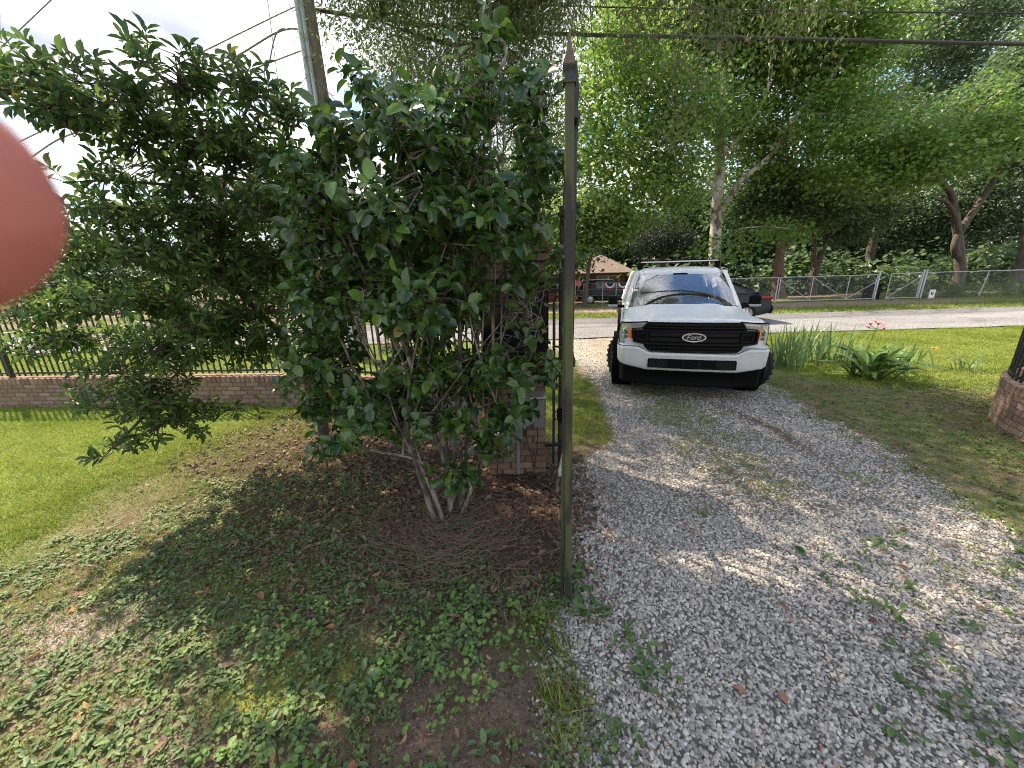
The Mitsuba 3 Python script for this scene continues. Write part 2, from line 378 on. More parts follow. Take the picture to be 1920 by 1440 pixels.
def track(x, y):
    return 1 - 0.93 * np.exp(-((x - np.interp(y, [3, 4.2, 5.6], [3.05, 3.1, 2.75])) / 0.085) ** 2) * np.clip(1.2 - np.abs(y - 4.3) / 1.4, 0, 1)


rng = np.random.default_rng(11)
th = np.arange(6) * np.pi / 3
STONE_V = np.vstack([np.stack([np.cos(th), np.sin(th), 0 * th - 0.25], -1), np.stack([0.78 * np.cos(th + 0.5), 0.78 * np.sin(th + 0.5), 0 * th + 0.55], -1), [[0.05, 0, 0.82]]])
STONE_F = np.array([f for i in range(6) for f in ((i, (i + 1) % 6, 6 + i), ((i + 1) % 6, 6 + (i + 1) % 6, 6 + i), (6 + i, 6 + (i + 1) % 6, 12))])
LITE_V = np.vstack([np.stack([np.cos(th[:5] * 1.2), np.sin(th[:5] * 1.2), 0 * th[:5] - .2], -1), [[.3, .1, .75], [-.3, -.1, .7]]])
LITE_F = np.array([(0, 1, 5), (1, 6, 5), (1, 2, 6), (2, 3, 6), (3, 4, 6), (4, 5, 6), (4, 0, 5)])
gv, gf, gc, off = [], [], [], 0
for (x0, x1, y0, y1, n, r0, r1) in ((0.0, 3.9, 0.75, 2.6, 56000, .0055, .0165), (0.0, 4.4, 2.6, 4.4, 38000, .007, .0165), (0.6, 4.6, 4.4, 7.2, 34000, .009, .018), (0.3, 6.5, 7.2, 10.7, 18000, .012, .022), (-1.6, 0.4, .8, 2.4, 900, .005, .011)):
    if x0 < -1: x, y = scatter(rng, x0, x1, y0, y1, n, lambda x, y: gravel_m(x, y) + 0.16, 0.12)
    else:
        x, y = scatter(rng, x0, x1, y0, y1, n, gravel_m, 0.05)
        k = rng.random(len(x)) < track(x, y) * (1 - 0.62 * weedy(x, y)); x, y = x[k], y[k]
    m = len(x); r = r0 + (r1 - r0) * rng.beta(1.6, 3.5, m)
    P = np.stack([x, y, terrain(x, y) + rng.uniform(-0.25, 0.55, m) * r], -1)
    SV, SF = (STONE_V, STONE_F) if y0 < 2.5 else (LITE_V, LITE_F)
    V, F = bake(SV, SF, P, heading(rng, m, rng.normal(0, 0.25, m)), up_normals(rng, m, 0.3), r * rng.uniform(0.85, 1.35, m), r * rng.uniform(0.6, 0.95, m), r * rng.uniform(0.5, 0.85, m))
    V += (meshkit.noise(V * 140, 2)[:, None] - 0.5) * 0.005
    t = rng.random((m, 1)); c = (0.11 + 0.44 * rng.beta(1.6, 1.8, (m, 1))) * np.where(t < 0.75, [1, 0.93, 0.835], np.where(t < 0.92, [1.0, 0.92, 0.80], [0.96, 0.96, 0.96]))
    c = np.where(rng.random((m, 1)) < 0.006, [0.30, 0.17, 0.11], c)
    gv.append(V); gf.append(F + off); gc.append(rep(c, len(SV))); off += len(V)
put('gravel', (np.vstack(gv), np.vstack(gf)), 'm_stone', smooth=True, color=np.vstack(gc), label='loose pale grey gravel covering the driveway', kind='stuff', category='gravel')


def grass(key, label, patches, seed, cols):
    rng = np.random.default_rng(seed); vv, ff, cc, off = [], [], [], 0
    for (x0, x1, y0, y1, n, fn, h0, h1, w, edge, tmpl) in patches:
        x, y = scatter(rng, x0, x1, y0, y1, n, fn, edge); m = len(x)
        if m == 0: continue
        cl = meshkit.noise(np.stack([x * 7, y * 7, 0 * x], -1), seed)
        P = np.stack([x, y, terrain(x, y) - 0.004], -1)
        D = unit(heading(rng, m) * rng.uniform(0.25, 1.3, (m, 1)) + [0, 0, 1])
        h = rng.uniform(h0, h1, m) * (0.4 + 1.2 * cl)
        tv, tf = tmpl
        V, F = bake(tv, tf, P, D, unit(heading(rng, m) + 0.01), h, w * rng.uniform(0.7, 1.3, m))
        t = np.clip(meshkit.fbm(np.stack([x * 1.1, y * 1.1, 0 * x], -1), 4, seed + 1) * 3.0 - 1.1 + rng.normal(0, 0.25, m), 0, 1)[:, None]
        c = np.asarray(cols[0]) * (1 - t) + np.asarray(cols[1]) * t
        c = np.where(rng.random((m, 1)) < cols[3], np.asarray(cols[2]), c) * rng.uniform(0.75, 1.25, (m, 1))
        vv.append(V); ff.append(F + off); cc.append(rep(c, len(tv))); off += len(V)
    put(key, (np.vstack(vv), np.vstack(ff)), 'm_grass', smooth=False, color=np.vstack(cc), label=label, kind='stuff', category='grass')


G1, G2, GD = (0.19, 0.26, 0.04), (0.29, 0.345, 0.075), (0.36, 0.31, 0.14)
wall_front = lambda x, y: np.minimum(lawn_left_m(x, y), 5.55 - y - 0.06 * (x + 3.5))
grass('lawn_grass', 'bright sunlit lawn grass at the left in front of the brick wall', [(-9, -3, 2.2, 5.9, 105000, lambda x, y: wall_front(x, y), .03, .075, .006, .12, BLADE1)], 3, (G1, G2, GD, .03))
front_lawn = lambda x, y: np.minimum(np.minimum(np.interp(y, [3.5, 5, 6, 9, 10.7], [1.02, 1.25, 1.36, 1.2, 0.5]) - x, 10.62 - y), np.maximum(y - np.interp(x, [-9, -3.5, -1.6, -.7, .3, .4], [6.1, 5.85, 5.4, 5.05, 4.6, 3.95]), -1))
grass('front_lawn_grass', 'bright lawn strip between the left wall, the drive and the road', [(-14, 1.6, 3.8, 10.7, 120000, front_lawn, .04, .08, .011, .05, BLADE1), (0.35, 1.35, 3.7, 6.5, 16000, front_lawn, .03, .07, .006, .05, BLADE1)], 4, (G1, G2, GD, .04))
grass('right_lawn_grass', 'bright lawn at the right between the flower bed and the road', [(4.4, 16, 5, 10.65, 190000, lambda x, y: np.minimum(lawn_right_m(x, y), 10.6 - y), .035, .075, .010, .10, BLADE1)], 5, (G1, G2, GD, .04))
grass('verge_grass', 'grass verge on the far side of the road', [(-30, 45, 14.9, 24, 90000, lambda x, y: np.where((np.abs(y - 20.6 + 0.6 * gnoise(x, y, 0.2, 50)) < 2.3) & (x < 26), -0.25, 0.2) + 0.5 * gnoise(x, y, 0.6, 71) + np.clip(15.9 - y, 0, 1) * .6, .05, .12, .03, .15, BLADE1)], 6, ((0.12, .19, .03), (0.2, .26, .06), GD, .1))
thin_left = lambda x, y: np.minimum(1.1 - np.abs(lawn_left_m(x, y) + 0.65), 5.2 - y) * .6 + 0.4 * gnoise(x, y, 2.2, 81) + .1
thin_right = lambda x, y: np.minimum(x - np.interp(y, *YR) + .05, -lawn_right_m(x, y)) * .5 + 0.42 * gnoise(x, y, 2.0, 82) - .02
strip = lambda x, y: (weedy(x, y) - 0.5) * .5 + 0.9 * gnoise(x, y, 4, 83)
edge = lambda x, y: .10 - np.abs(x - np.interp(y, *YL) + .02) + .25 * gnoise(x, y, 3, 84)
spot = lambda x, y: .5 * gnoise(x, y, 2.2, 85) - .01
grass('sparse_grass', 'thin tufts of grass in the soil and gravel around the drive', [(-4.8, -1.0, 1.0, 5.2, 60000, thin_left, .02, .05, .005, .10, BLADE1), (2.4, 8, .9, 6.6, 60000, thin_right, .02, .07, .006, .06, BLADE1), (1.2, 3.2, 2.3, 6.4, 34000, strip, .015, .045, .006, .05, BLADE1), (-0.2, .8, .8, 1.75, 6500, edge, .04, .11, .006, .03, BLADE), (-1.5, .3, .85, 1.7, 6000, spot, .015, .05, .004, .05, BLADE1), (-3.4, -.6, .9, 2.8, 30000, spot, .015, .05, .0045, .12, BLADE1), (2.2, 4.2, 1.0, 3.2, 2600, lambda x, y: gnoise(x, y, 2.6, 86) - .13, .03, .09, .008, .02, BLADE)], 7, ((0.13, .21, .035), (0.24, .29, .06), (.36, .30, .15), .2))

grass('moss', 'yellow-green moss patches among the weeds in the left foreground', [(-2.6, -.4, .95, 3.2, 60000, moss_m, .006, .016, .006, .12, BLADE1)], 9, ((0.16, .19, .03), (0.26, .28, .06), (.2, .18, .06), .05))
labels['moss']['category'] = 'moss'
# low broad-leaved weeds
rng = np.random.default_rng(21)
vv, ff, cc, off = [], [], [], 0


def rosettes(x, y, k, L0, L1, ratio, tilt, c0, c1, tmpl=BROAD, hz=.02):
    global off
    n = len(x); x, y = np.repeat(x, k), np.repeat(y, k); a = rng.uniform(0, 2 * np.pi, n * k); m = n * k
    sz = np.repeat(rng.uniform(L0, L1, n), k) * rng.uniform(.6, 1.15, m)
    tl = np.repeat(rng.uniform(tilt * .4, tilt * 1.3, n), k) + rng.normal(0, .12, m)
    D = np.stack([np.cos(a), np.sin(a), tl], -1); r = rng.uniform(.1, .6, m) * sz
    P = np.stack([x + np.cos(a) * r, y + np.sin(a) * r, terrain(x, y) + rng.uniform(.004, hz, m) + r * tl], -1)
    V, F = bake(tmpl[0], tmpl[1], P, D, unit(np.stack([-np.cos(a) * tl, -np.sin(a) * tl, np.ones(m)], -1) + rng.normal(0, .18, (m, 3))), sz, sz * ratio * rng.uniform(.85, 1.15, m))
    t = np.clip(np.repeat(rng.random((n, 1)), k, 0) + rng.normal(0, .15, (m, 1)), 0, 1)
    c = (np.asarray(c0) * (1 - t) + np.asarray(c1) * t) * rng.uniform(.8, 1.2, (m, 1))
    vv.append(V); ff.append(F + off); cc.append(rep(c, len(tmpl[0]))); off += len(V)


weed_m = lambda x, y: np.minimum(-gravel_m(x, y) + .02, -lawn_left_m(x, y) - .55) * .6 + .8 * gnoise(x, y, 2.0, 91) + .5 * gnoise(x, y, 6.0, 96) - 1.3 * np.maximum(litter_m(x, y) + .1, 0) - .8 * np.maximum(bare_m(x, y), 0) - .35 * np.maximum(litter2_m(x, y), 0) - .5 * np.maximum(moss_m(x, y), 0) - .04
x, y = scatter(rng, -4.2, .5, .9, 3.4, 8500, weed_m, .10); h_ = len(x) // 2; rosettes(x[:h_], y[:h_], 4, .014, .034, .62, .3, (0.08, .145, .05), (.17, .25, .09)); rosettes(x[h_:], y[h_:], 5, .012, .026, .95, .35, (0.09, .16, .045), (.19, .28, .09), LOBED)
x, y = scatter(rng, -4.2, .4, .9, 2.6, 800, weed_m, .08); rosettes(x, y, 6, .03, .06, .42, .25, (0.085, .15, .06), (.17, .24, .11))
clov = lambda x, y: np.maximum.reduce([.22 - np.hypot(x - a, (y - b) * 1.3) for a, b in ((-.35, 1.55), (-.15, 1.62), (-.62, 1.5), (-1.05, 1.1), (-.9, 1.02), (-.5, 1.75), (-1.25, 1.75), (-.3, 1.42))]) + .5 * gnoise(x, y, 6, 92)
x, y = scatter(rng, -1.7, .3, .88, 2.1, 850, clov, .05); rosettes(x, y, 4, .018, .032, .9, .35, (0.13, .24, .05), (.20, .32, .10), hz=.05)
x, y = scatter(rng, 2.2, 8, 1.0, 6.4, 4200, lambda x, y: thin_right(x, y) + .6 * gnoise(x, y, 1.7, 95) + .04, .08); rosettes(x, y, 4, .02, .045, .6, .35, (0.085, .15, .035), (.16, .24, .07))
for (px, py, n, r) in ((.42, 1.78, 14, .09), (.40, 1.98, 12, .09), (.2, 1.9, 14, .1), (.6, 1.52, 6, .05), (.66, 1.42, 6, .05), (.62, 1.35, 5, .04), (1.58, 1.13, 5, .04), (1.9, 1.25, 8, .1), (2.0, 1.12, 10, .1), (2.05, 1.5, 8, .12), (2.3, 1.62, 8, .12), (1.95, 1.75, 8, .12), (2.1, 2.0, 8, .12), (2.6, 2.3, 10, .15), (2.0, 1.02, 10, .1), (-.25, 2.0, 9, .08), (-.45, 1.9, 9, .08), (5.0, 3.6, 16, .2), (5.2, 3.2, 16, .25), (4.9, 4.0, 16, .2), (4.6, 2.9, 18, .3)):
    n = n * 2 // 3; rosettes(px + rng.normal(0, r, n), py + rng.normal(0, r, n), 5, .035, .07, .42, .4, (0.07, .14, .04), (.13, .21, .075), LONG, .02)
put('ground_cover', (np.vstack(vv), np.vstack(ff)), 'm_grass', smooth=True, color=np.vstack(cc), label='low broad-leaved weeds and clover over the shaded soil', kind='stuff', category='weeds')
# dry leaves
vv, ff, cc, off = [], [], [], 0
def litter(x, y, L0, L1, cs, tilt=.35, LT=LONG):
    global off
    m = len(x); sz = rng.uniform(L0, L1, m)
    V, F = bake(LT[0], LT[1], np.stack([x, y, terrain(x, y) + rng.uniform(.006, .025, m)], -1), heading(rng, m, rng.normal(0, .22, m)), up_normals(rng, m, tilt), sz, sz * rng.uniform(.3, .55, m), sz * rng.uniform(-2, 2.2, m))
    c = np.asarray(cs)[rng.integers(0, len(cs), m)] * rng.uniform(.6, 1.25, (m, 1))
    vv.append(V); ff.append(F + off); cc.append(rep(c, len(LT[0]))); off += len(V)
BR = [(.13, .085, .06), (.19, .12, .085), (.10, .07, .055), (.24, .16, .11), (.09, .065, .05)]
x, y = scatter(rng, -2.6, .7, 1.7, 4.6, 6500, litter_m, .12); litter(x, y, .025, .075, BR)
x, y = scatter(rng, -4, -1, 3, 5.4, 2600, litter2_m, .12); litter(x, y, .03, .07, BR)
x, y = scatter(rng, -3, .5, .9, 3, 330, lambda x, y: -gravel_m(x, y), .1); litter(x, y, .03, .08, BR + [(.34, .16, .09), (.38, .22, .12)])
x, y = scatter(rng, .1, 4, .9, 4, 150, gravel_m, .1); litter(x, y, .03, .065, [(.26, .13, .08), (.20, .13, .10), (.30, .18, .12), (.16, .11, .085)])
x, y = scatter(rng, 2.4, 7, 2, 6.4, 900, thin_right, .15); litter(x, y, .03, .07, BR)
x, y = scatter(rng, -3, .45, .85, 3.0, 42000, lambda x, y: np.maximum(bare_m(x, y), litter_m(x, y)) + .35, .2); litter(x, y, .005, .02, [(.13, .09, .066), (.075, .054, .042), (.20, .14, .10), (.26, .19, .13), (.05, .038, .03)], .9, DIAMOND)
put('leaf_litter', (np.vstack(vv), np.vstack(ff)), 'm_dry_leaf', smooth=True, color=np.vstack(cc), label='brown fallen leaves under the shrubs and on the gravel', kind='stuff', category='dead leaves')
# ring of pine straw and twigs round the multi-stemmed shrub
tw = []
for i in range(420):
    a = rng.uniform(-2.9, .5); r = rng.normal(.40, .16); l = rng.uniform(.12, .38) / max(r, .2); s = np.linspace(0, 1, 5)
    ang = a + l * (s - .5); rr = r + rng.normal(0, .085) * (s - .5) * 2 + .02 * np.sin(s * 5 + i)
    px, py = -.53 + rr * 1.1 * np.cos(ang), 2.62 + rr * .92 * np.sin(ang)
    tw.append(tube(np.stack([px, py, terrain(px, py) + .012 + rng.uniform(0, .05) + .012 * np.sin(s * 6 + i)], -1), rng.uniform(.0008, .0019), 3, False))
for i in range(620):
    px, py = rng.normal(-.5, .6), rng.normal(2.7, .45); a = rng.uniform(0, 6.28); l = rng.uniform(.05, .22); s = np.linspace(-.5, .5, 4)
    qx, qy = px + l * s * np.cos(a) + .02 * s * s, py + l * s * np.sin(a)
    tw.append(tube(np.stack([qx, qy, terrain(qx, qy) + .015 + rng.uniform(0, .015)], -1), rng.uniform(.001, .003), 3, False))
mat('m_straw', (0.15, 0.10, 0.075), .9)
put('pine_straw', cat(tw), 'm_straw', label='ring of brown straw and thin twigs round the shrub stems', kind='stuff', category='straw')
# ------------------------------------------------------------------ brick walls, pillar, iron fence, gate
def _brick():
    v = []
    c = (.018, .05, .03)
    for i in (-1, 1):
        for j in (-1, 1):
            for k in (-1, 1):
                for ax in range(3):
                    p = [i * .5, j * .5, k * .5]
                    for q in range(3):
                        if q != ax: p[q] -= np.sign(p[q]) * c[q]
                    v.append(p)
    return trimesh.convex.convex_hull(np.array(v))


BRICK = mikit.ply(_brick(), 'm_brick_0')
_br = random.Random(5)


def brick(parent, c, dims, deg):
    b = _br.choice((0, 0, 1, 1, 2, 3))
    part(parent, 'brick', {**BRICK, 'bsdf': {'type': 'ref', 'id': f'm_brick_{b}'}}, None, tw=T().translate([c[0] + _br.uniform(-.0015, .0015), c[1] + _br.uniform(-.0015, .0015), c[2]]).rotate([0, 0, 1], deg + _br.uniform(-.4, .4)).scale([dims[0] * _br.uniform(.985, 1.005), dims[1], dims[2] * _br.uniform(.97, 1.02)]))


def along(path, n=400):
    p = spline(path, max(2, n // len(path))) if len(path) > 2 else np.linspace(path[0], path[1], n)
    s = np.concatenate([[0], np.cumsum(np.linalg.norm(np.diff(p, axis=0), axis=1))])
    return lambda t: np.array([np.interp(t, s, p[:, 0]), np.interp(t, s, p[:, 1])]), s[-1]


def frame2(f, t):
    d = f(t + .02) - f(t - .02); d = d / np.linalg.norm(d); return f(t), d, np.array([-d[1], d[0]])


def brick_wall(label, path, courses, z0=-.03, th=.2):
    """front face along the path, thickness to the left of its direction"""
    k = thing('brick_wall', label, 'wall')
    f, L = along(path); H = z0 + courses * .0675 + .1
    ts = np.linspace(0, L, int(L / .1) + 2); rows = []
    for t in ts:
        p, d, n = frame2(f, min(max(t, .03), L - .03)); p = f(t)
        a, b = p + n * .007, p + n * (th - .007)
        rows.append([[*a, z0], [*a, H - .012], [*b, H - .012], [*b, z0]])
    part(k, 'mortar_core', grid(rows, closed=True), 'm_mortar')
    for c in range(courses):
        t = -.1 if c % 2 else 0.0
        while t < L - .01:
            m = t + .1
            if .02 < m < L - .02:
                p, d, n = frame2(f, m)
                brick(k, (*(p + n * .048), z0 + (c + .5) * .0675 + .003), (.192, .092, .0575), math.degrees(math.atan2(d[1], d[0])))
            t += .2025
    t = .04
    while t < L - .03:
        p, d, n = frame2(f, t)
        brick(k, (*(p + n * (th / 2)), H - .05), (.066, th + .012, .096), math.degrees(math.atan2(d[1], d[0])))
        t += .0765
    return k, f, L, H


PICK = trimesh.util.concatenate([box((0, 0, .5), (.017, .017, 1.0)), move(rot(lathe([(0, .075), (.017, .02), (.012, 0), (0, 0)], 4), math.pi / 4, [0, 0, 1]), 0, 0, 1.0)])
PICKET = mikit.ply(PICK, 'm_black_iron')
WALL1 = [(-9.0, 5.93), (-6.2, 5.76), (-3.5, 5.60)]
WALL2 = [(-3.49, 5.60), (-2.6, 5.42), (-1.6, 5.10), (-.85, 4.72), (-.36, 4.28), (-.12, 3.9)]
a = np.radians(np.linspace(60, 200, 15))
WALL3 = [(6.85 + 1.55 * math.cos(q), 3.2 + 1.55 * math.sin(q)) for q in a]


def iron_fence(label, f, L, H, off, posts, z1=1.1, step=.102):
    k = thing('iron_fence', label, 'fence')
    ts = np.linspace(.03, L - .03, int(L / .15) + 2)
    for zz in (H + .07, H + z1 - .14):
        rows = []
        for t in ts:
            p, d, n = frame2(f, t); c = p + n * off
            rows.append([[*(c - n * .016), zz - .015], [*(c - n * .016), zz + .015], [*(c + n * .016), zz + .015], [*(c + n * .016), zz - .015]])
        part(k, 'rail', grid(rows, closed=True), 'm_black_iron')
    t = .06
    while t < L - .03:
        p, d, n = frame2(f, t); c = p + n * off
        if all(abs(t - q) > .06 for q in posts):
            part(k, 'picket', PICKET, None, tw=T().translate([*c, H + .02]).rotate([0, 0, 1], math.degrees(math.atan2(d[1], d[0]))).scale([1, 1, z1 - .02]))
        t += step
    for t in posts:
        p, d, n = frame2(f, t); c = p + n * off
        part(k, 'post', rbox((*c, H + (z1 + .08) / 2 - .02), (.055, .055, z1 + .08), .006, math.atan2(d[1], d[0])), 'm_black_iron')
    return k


k, f, L, H = brick_wall('low straight brick wall behind the left lawn, topped by a rowlock course', WALL1, 6)
iron_fence('black iron picket fence standing on the straight brick wall at the left', f, L, H, .1, [1.05, 3.5])
k, f, L, H = brick_wall('curved low brick wall behind the bushes, running to the brick pillar', WALL2, 6)
iron_fence('black iron picket fence on the curved wall behind the bushes', f, L, H, .1, [.15, 2.1])
k, f, L, H = brick_wall('curved sunlit brick wall end at the right edge of the picture', WALL3, 7)
iron_fence('black iron pickets on the curved brick wall at the right edge', f, L, H, .045, [], z1=1.15, step=.11)
for i in range(0): pass

# pillar
k = thing('brick_pillar', 'tall square brick gate pillar half hidden behind the glossy bush', 'pillar')
x0, x1, y0, y1, PH = -.24, .31, 3.32, 3.87, 2.0
part(k, 'mortar_core', box(((x0 + x1) / 2, (y0 + y1) / 2, PH / 2 - .02), (x1 - x0 - .014, y1 - y0 - .014, PH + .02)), 'm_mortar')
for c in range(29):
    z = c * .0675 + .03
    runs = ((.192, .35), (.192, .45), (.11, .5)) if c % 2 else ((.11, .5), (.192, .45), (.192, .35))
    t = 0.006
    for w, _ in runs:
        m = t + w / 2
        brick(k, (x0 + m, y0 + .046, z), (w, .092, .0575), 0)
        brick(k, (x1 - .046, y0 + .1 + m * .82, z), (w * .82, .092, .0575), 90)
        brick(k, (x0 + .046, y0 + .1 + m * .82, z), (w * .82, .092, .0575), 90)
        t += w + .0225
for q, (o, z) in enumerate(((.018, 2.0), (.045, 2.068), (.018, 2.136))):
    for side in range(3):
        for i in range(3):
            w = (.55 + 2 * o) / 3 - .008
            xx = x0 - o + (i + .5) * (.55 + 2 * o) / 3
            if side == 0: brick(k, (xx, y0 - o + .05, z), (w, .1, .0575), 0)
            else: brick(k, (x1 + o - .05 if side == 1 else x0 - o + .05, y0 - o + .1 + (i + .5) * (.45 + 2 * o) / 3, z), (w * .85, .1, .0575), 90)
part(k, 'cap', box(((x0 + x1) / 2, (y0 + y1) / 2, 2.075), (.56, .56, .2)), 'm_mortar')
part(k, 'capstone', rbox(((x0 + x1) / 2, (y0 + y1) / 2, 2.185), (.6, .6, .04), .01), 'm_mortar')
k = thing('post_lantern', 'dark lantern with a pale base rim on top of the brick pillar', 'lantern')
cx, cy = .035, 3.595
part(k, 'base', move(lathe([(0, 0), (.15, 0), (.15, .02), (.09, .05), (.06, .1), (.05, .12), (0, .12)], 24), cx, cy, 2.205), 'm_black_plastic', 30)
part(k, 'base_rim', move(lathe([(.125, .012), (.158, .012), (.158, .028), (.125, .034)], 24), cx, cy, 2.205), 'm_alu', 30)
for i in range(6):
    an = i * math.pi / 3
    part(k, 'cage_bar', tube([(cx + .07 * math.cos(an), cy + .07 * math.sin(an), 2.32), (cx + .11 * math.cos(an), cy + .11 * math.sin(an), 2.56)], .007, 5), 'm_black_plastic')
part(k, 'glass', move(lathe([(.066, .115), (.106, .355)], 6), cx, cy, 2.205), 'm_pane')
part(k, 'roof', move(lathe([(0, .5), (.02, .47), (.03, .44), (.13, .36), (.13, .35), (0, .35)], 12), cx, cy, 2.205), 'm_black_plastic')
k = thing('control_box', 'glossy black metal box fixed to the face of the brick pillar', 'box')
part(k, 'case', rbox((.035, 3.24, 1.51), (.56, .15, .6), .012), 'm_black_plastic', 25)
part(k, 'door', rbox((.035, 3.163, 1.51), (.52, .012, .56), .005), 'm_black_gloss', 25)
part(k, 'hood', rbox((.035, 3.215, 1.822), (.59, .22, .018), .006), 'm_black_plastic', 25)
part(k, 'lock', rot(trimesh.creation.cylinder(.014, .02, sections=14), math.pi / 2, [1, 0, 0]).apply_translation([.25, 3.152, 1.5]), 'm_chrome', 30)
k = thing('gate_opener_arm', 'grey tubular gate opener arm fixed low on the brick pillar', 'gate opener')
part(k, 'tube', tube([(-.42, 2.98, .40), (-.1, 3.06, .55), (.12, 3.12, .64)], .034, 14), 'm_grey_paint', 30)
part(k, 'sleeve', tube([(.08, 3.10, .62), (.24, 3.14, .70)], .048, 14), 'm_grey_paint', 30)
part(k, 'bracket', rbox((.225, 3.22, .70), (.10, .2, .26), .01), 'm_grey_paint', 25)
part(k, 'cover', rbox((.19, 3.2, .845), (.2, .2, .02), .006), 'm_alu', 25)
k = thing('junction_box', 'small grey junction box with a conduit at the foot of the pillar', 'junction box')
part(k, 'case', rbox((.035, 3.285, .44), (.10, .06, .15), .008), 'm_grey_paint', 25)
part(k, 'conduit', tube([(.04, 3.29, .37), (.04, 3.29, .03)], .016, 10), 'm_grey_paint', 40)
k = thing('cable', 'thin black cable looping down the pillar from the gate opener', 'cable')
labels.pop(k); k2 = k
put(k, cat(tube(spline([(.14, 3.29, .62), (.12, 3.28, .4), (.17, 3.27, .2), (.21, 3.27, .08)]), .005, 5), tube(spline([(.2, 3.28, .6), (.22, 3.28, .35), (.19, 3.27, .12), (.2, 3.26, .03)]), .005, 5)), 'm_cable', True, label='thin black cables hanging down the pillar from the gate opener', category='cable')
k = thing('old_cable', '', ''); labels.pop(k)
put(k, tube(spline([(-.16, 3.30, .85), (-.17, 3.29, .5), (-.15, 3.29, .3), (-.17, 3.28, .04)]), .006, 5), 'm_cable', True, label='single dark cable running down the left of the pillar face', category='cable')

# open gate leaf, seen edge on
A, B = np.array([.30, 1.83]), np.array([.445, 3.28])
gd = (B - A) / np.linalg.norm(B - A); ga = math.atan2(gd[1], gd[0])
k = thing('iron_gate', 'open weathered iron gate seen edge on, its end post capped by a spear point', 'gate')
pa = -math.atan2(A[0], A[1])
lean = lambda m: rot(m, -.013, [0, 1, 0], [A[0], A[1], 0])
PW = .038
pk = part(k, 'end_post', lean(rbox((A[0], A[1], 1.318), (PW, PW, 2.60), .005, pa)), 'm_old_steel')
part(pk, 'collar', lean(move(rotz(lathe([(0, 0), (.030, 0), (.027, .012), (.030, .03), (.038, .048), (.038, .054), (0, .054)], 4), pa + math.pi / 4), A[0], A[1], 2.62)), 'm_black_iron')
part(pk, 'spear_point', lean(move(rotz(lathe([(0, 0), (.037, 0), (.024, .03), (.015, .06), (.009, .09), (.003, .125), (0, .128)], 4), pa + math.pi / 4), A[0], A[1], 2.675)), 'm_spear')
part(pk, 'weld_band', lean(move(rotz(lathe([(0, 0), (.037, 0), (.037, .007), (0, .007)], 4), pa + math.pi / 4), A[0], A[1], 2.612)), 'm_old_steel')
part(k, 'stile', rbox((A[0] - .034, A[1] + .03, 1.15), (.022, .022, 2.24), .003, pa), 'm_old_steel')
part(k, 'stile', rbox((B[0] - .015, B[1], 1.22), (.04, .035, 2.3), .004, ga), 'm_black_iron')
sp = lambda t: A + (B - A) * t
for zz in (.16, .62, 1.45):
    part(k, 'rail', rbox((*sp(.5), zz), (1.42, .03, .035), .003, ga), 'm_black_iron')
s = np.linspace(0.02, 1, 14)
part(k, 'arched_rail', tube([(*sp(q), 2.52 - .22 * q ** 1.6) for q in s], .017, 6), 'm_black_iron', 40)
for i in range(12):
    q = (i + 1) / 13
    part(k, 'picket', PICKET, None, tw=T().translate([*sp(q), .1]).rotate([0, 0, 1], math.degrees(ga)).scale([1.1, 1.1, 2.44 - .22 * q ** 1.6 + .04]))
part(k, 'hinge_arm', rbox((.36, 3.24, 1.73), (.15, .04, .035), .006), 'm_black_iron')
part(k, 'hinge_arm', rbox((.36, 3.24, .35), (.15, .04, .035), .006), 'm_black_iron')
part(k, 'drop_rod', tube([(.37, 2.6, 1.73), (.30, 2.6, 1.72), (.295, 2.6, 1.68), (.295, 2.6, .5)], .010, 6), 'm_black_iron', 40)
lk = part(k, 'latch', rbox((.282, 2.1, 1.08), (.045, .05, .07), .006), 'm_black_plastic', 25)
part(lk, 'clamp', rbox((.288, 2.1, 1.165), (.03, .045, .08), .006), 'm_black_iron', 25)
part(lk, 'clamp', rbox((.29, 2.1, .985), (.035, .04, .09), .006), 'm_black_iron', 25)
part(lk, 'hook', tube([(.265, 2.1, 1.11), (.245, 2.1, 1.10), (.238, 2.1, 1.07), (.25, 2.1, 1.05)], .006, 6), 'm_black_iron', True)
part(k, 'bolt_rod', tube([(.298, 2.1, 1.15), (.298, 2.1, .6)], .008, 8), 'm_black_iron', True)
part(k, 'bolt_bracket', cat(rbox((.285, 2.06, .73), (.045, .04, .04), .004), tm([(.262, 2.05, .73), (.30, 2.05, .73), (.29, 2.05, .87), (.262, 2.08, .73), (.30, 2.08, .73), (.29, 2.08, .87)], [(0, 1, 2), (5, 4, 3), (0, 2, 5), (0, 5, 3), (1, 4, 5), (1, 5, 2)])), 'm_galv')
part(k, 'bolt_end', tube([(.262, 2.06, .69), (.255, 2.06, .60)], .013, 10), 'm_chrome', 40)

# ------------------------------------------------------------------ shrubs with leaves one can pick apart
def mat4(D, S, N, P): 
    M = np.eye(4); M[:3, 0], M[:3, 1], M[:3, 2], M[:3, 3] = D, S, N, P; return T(M)


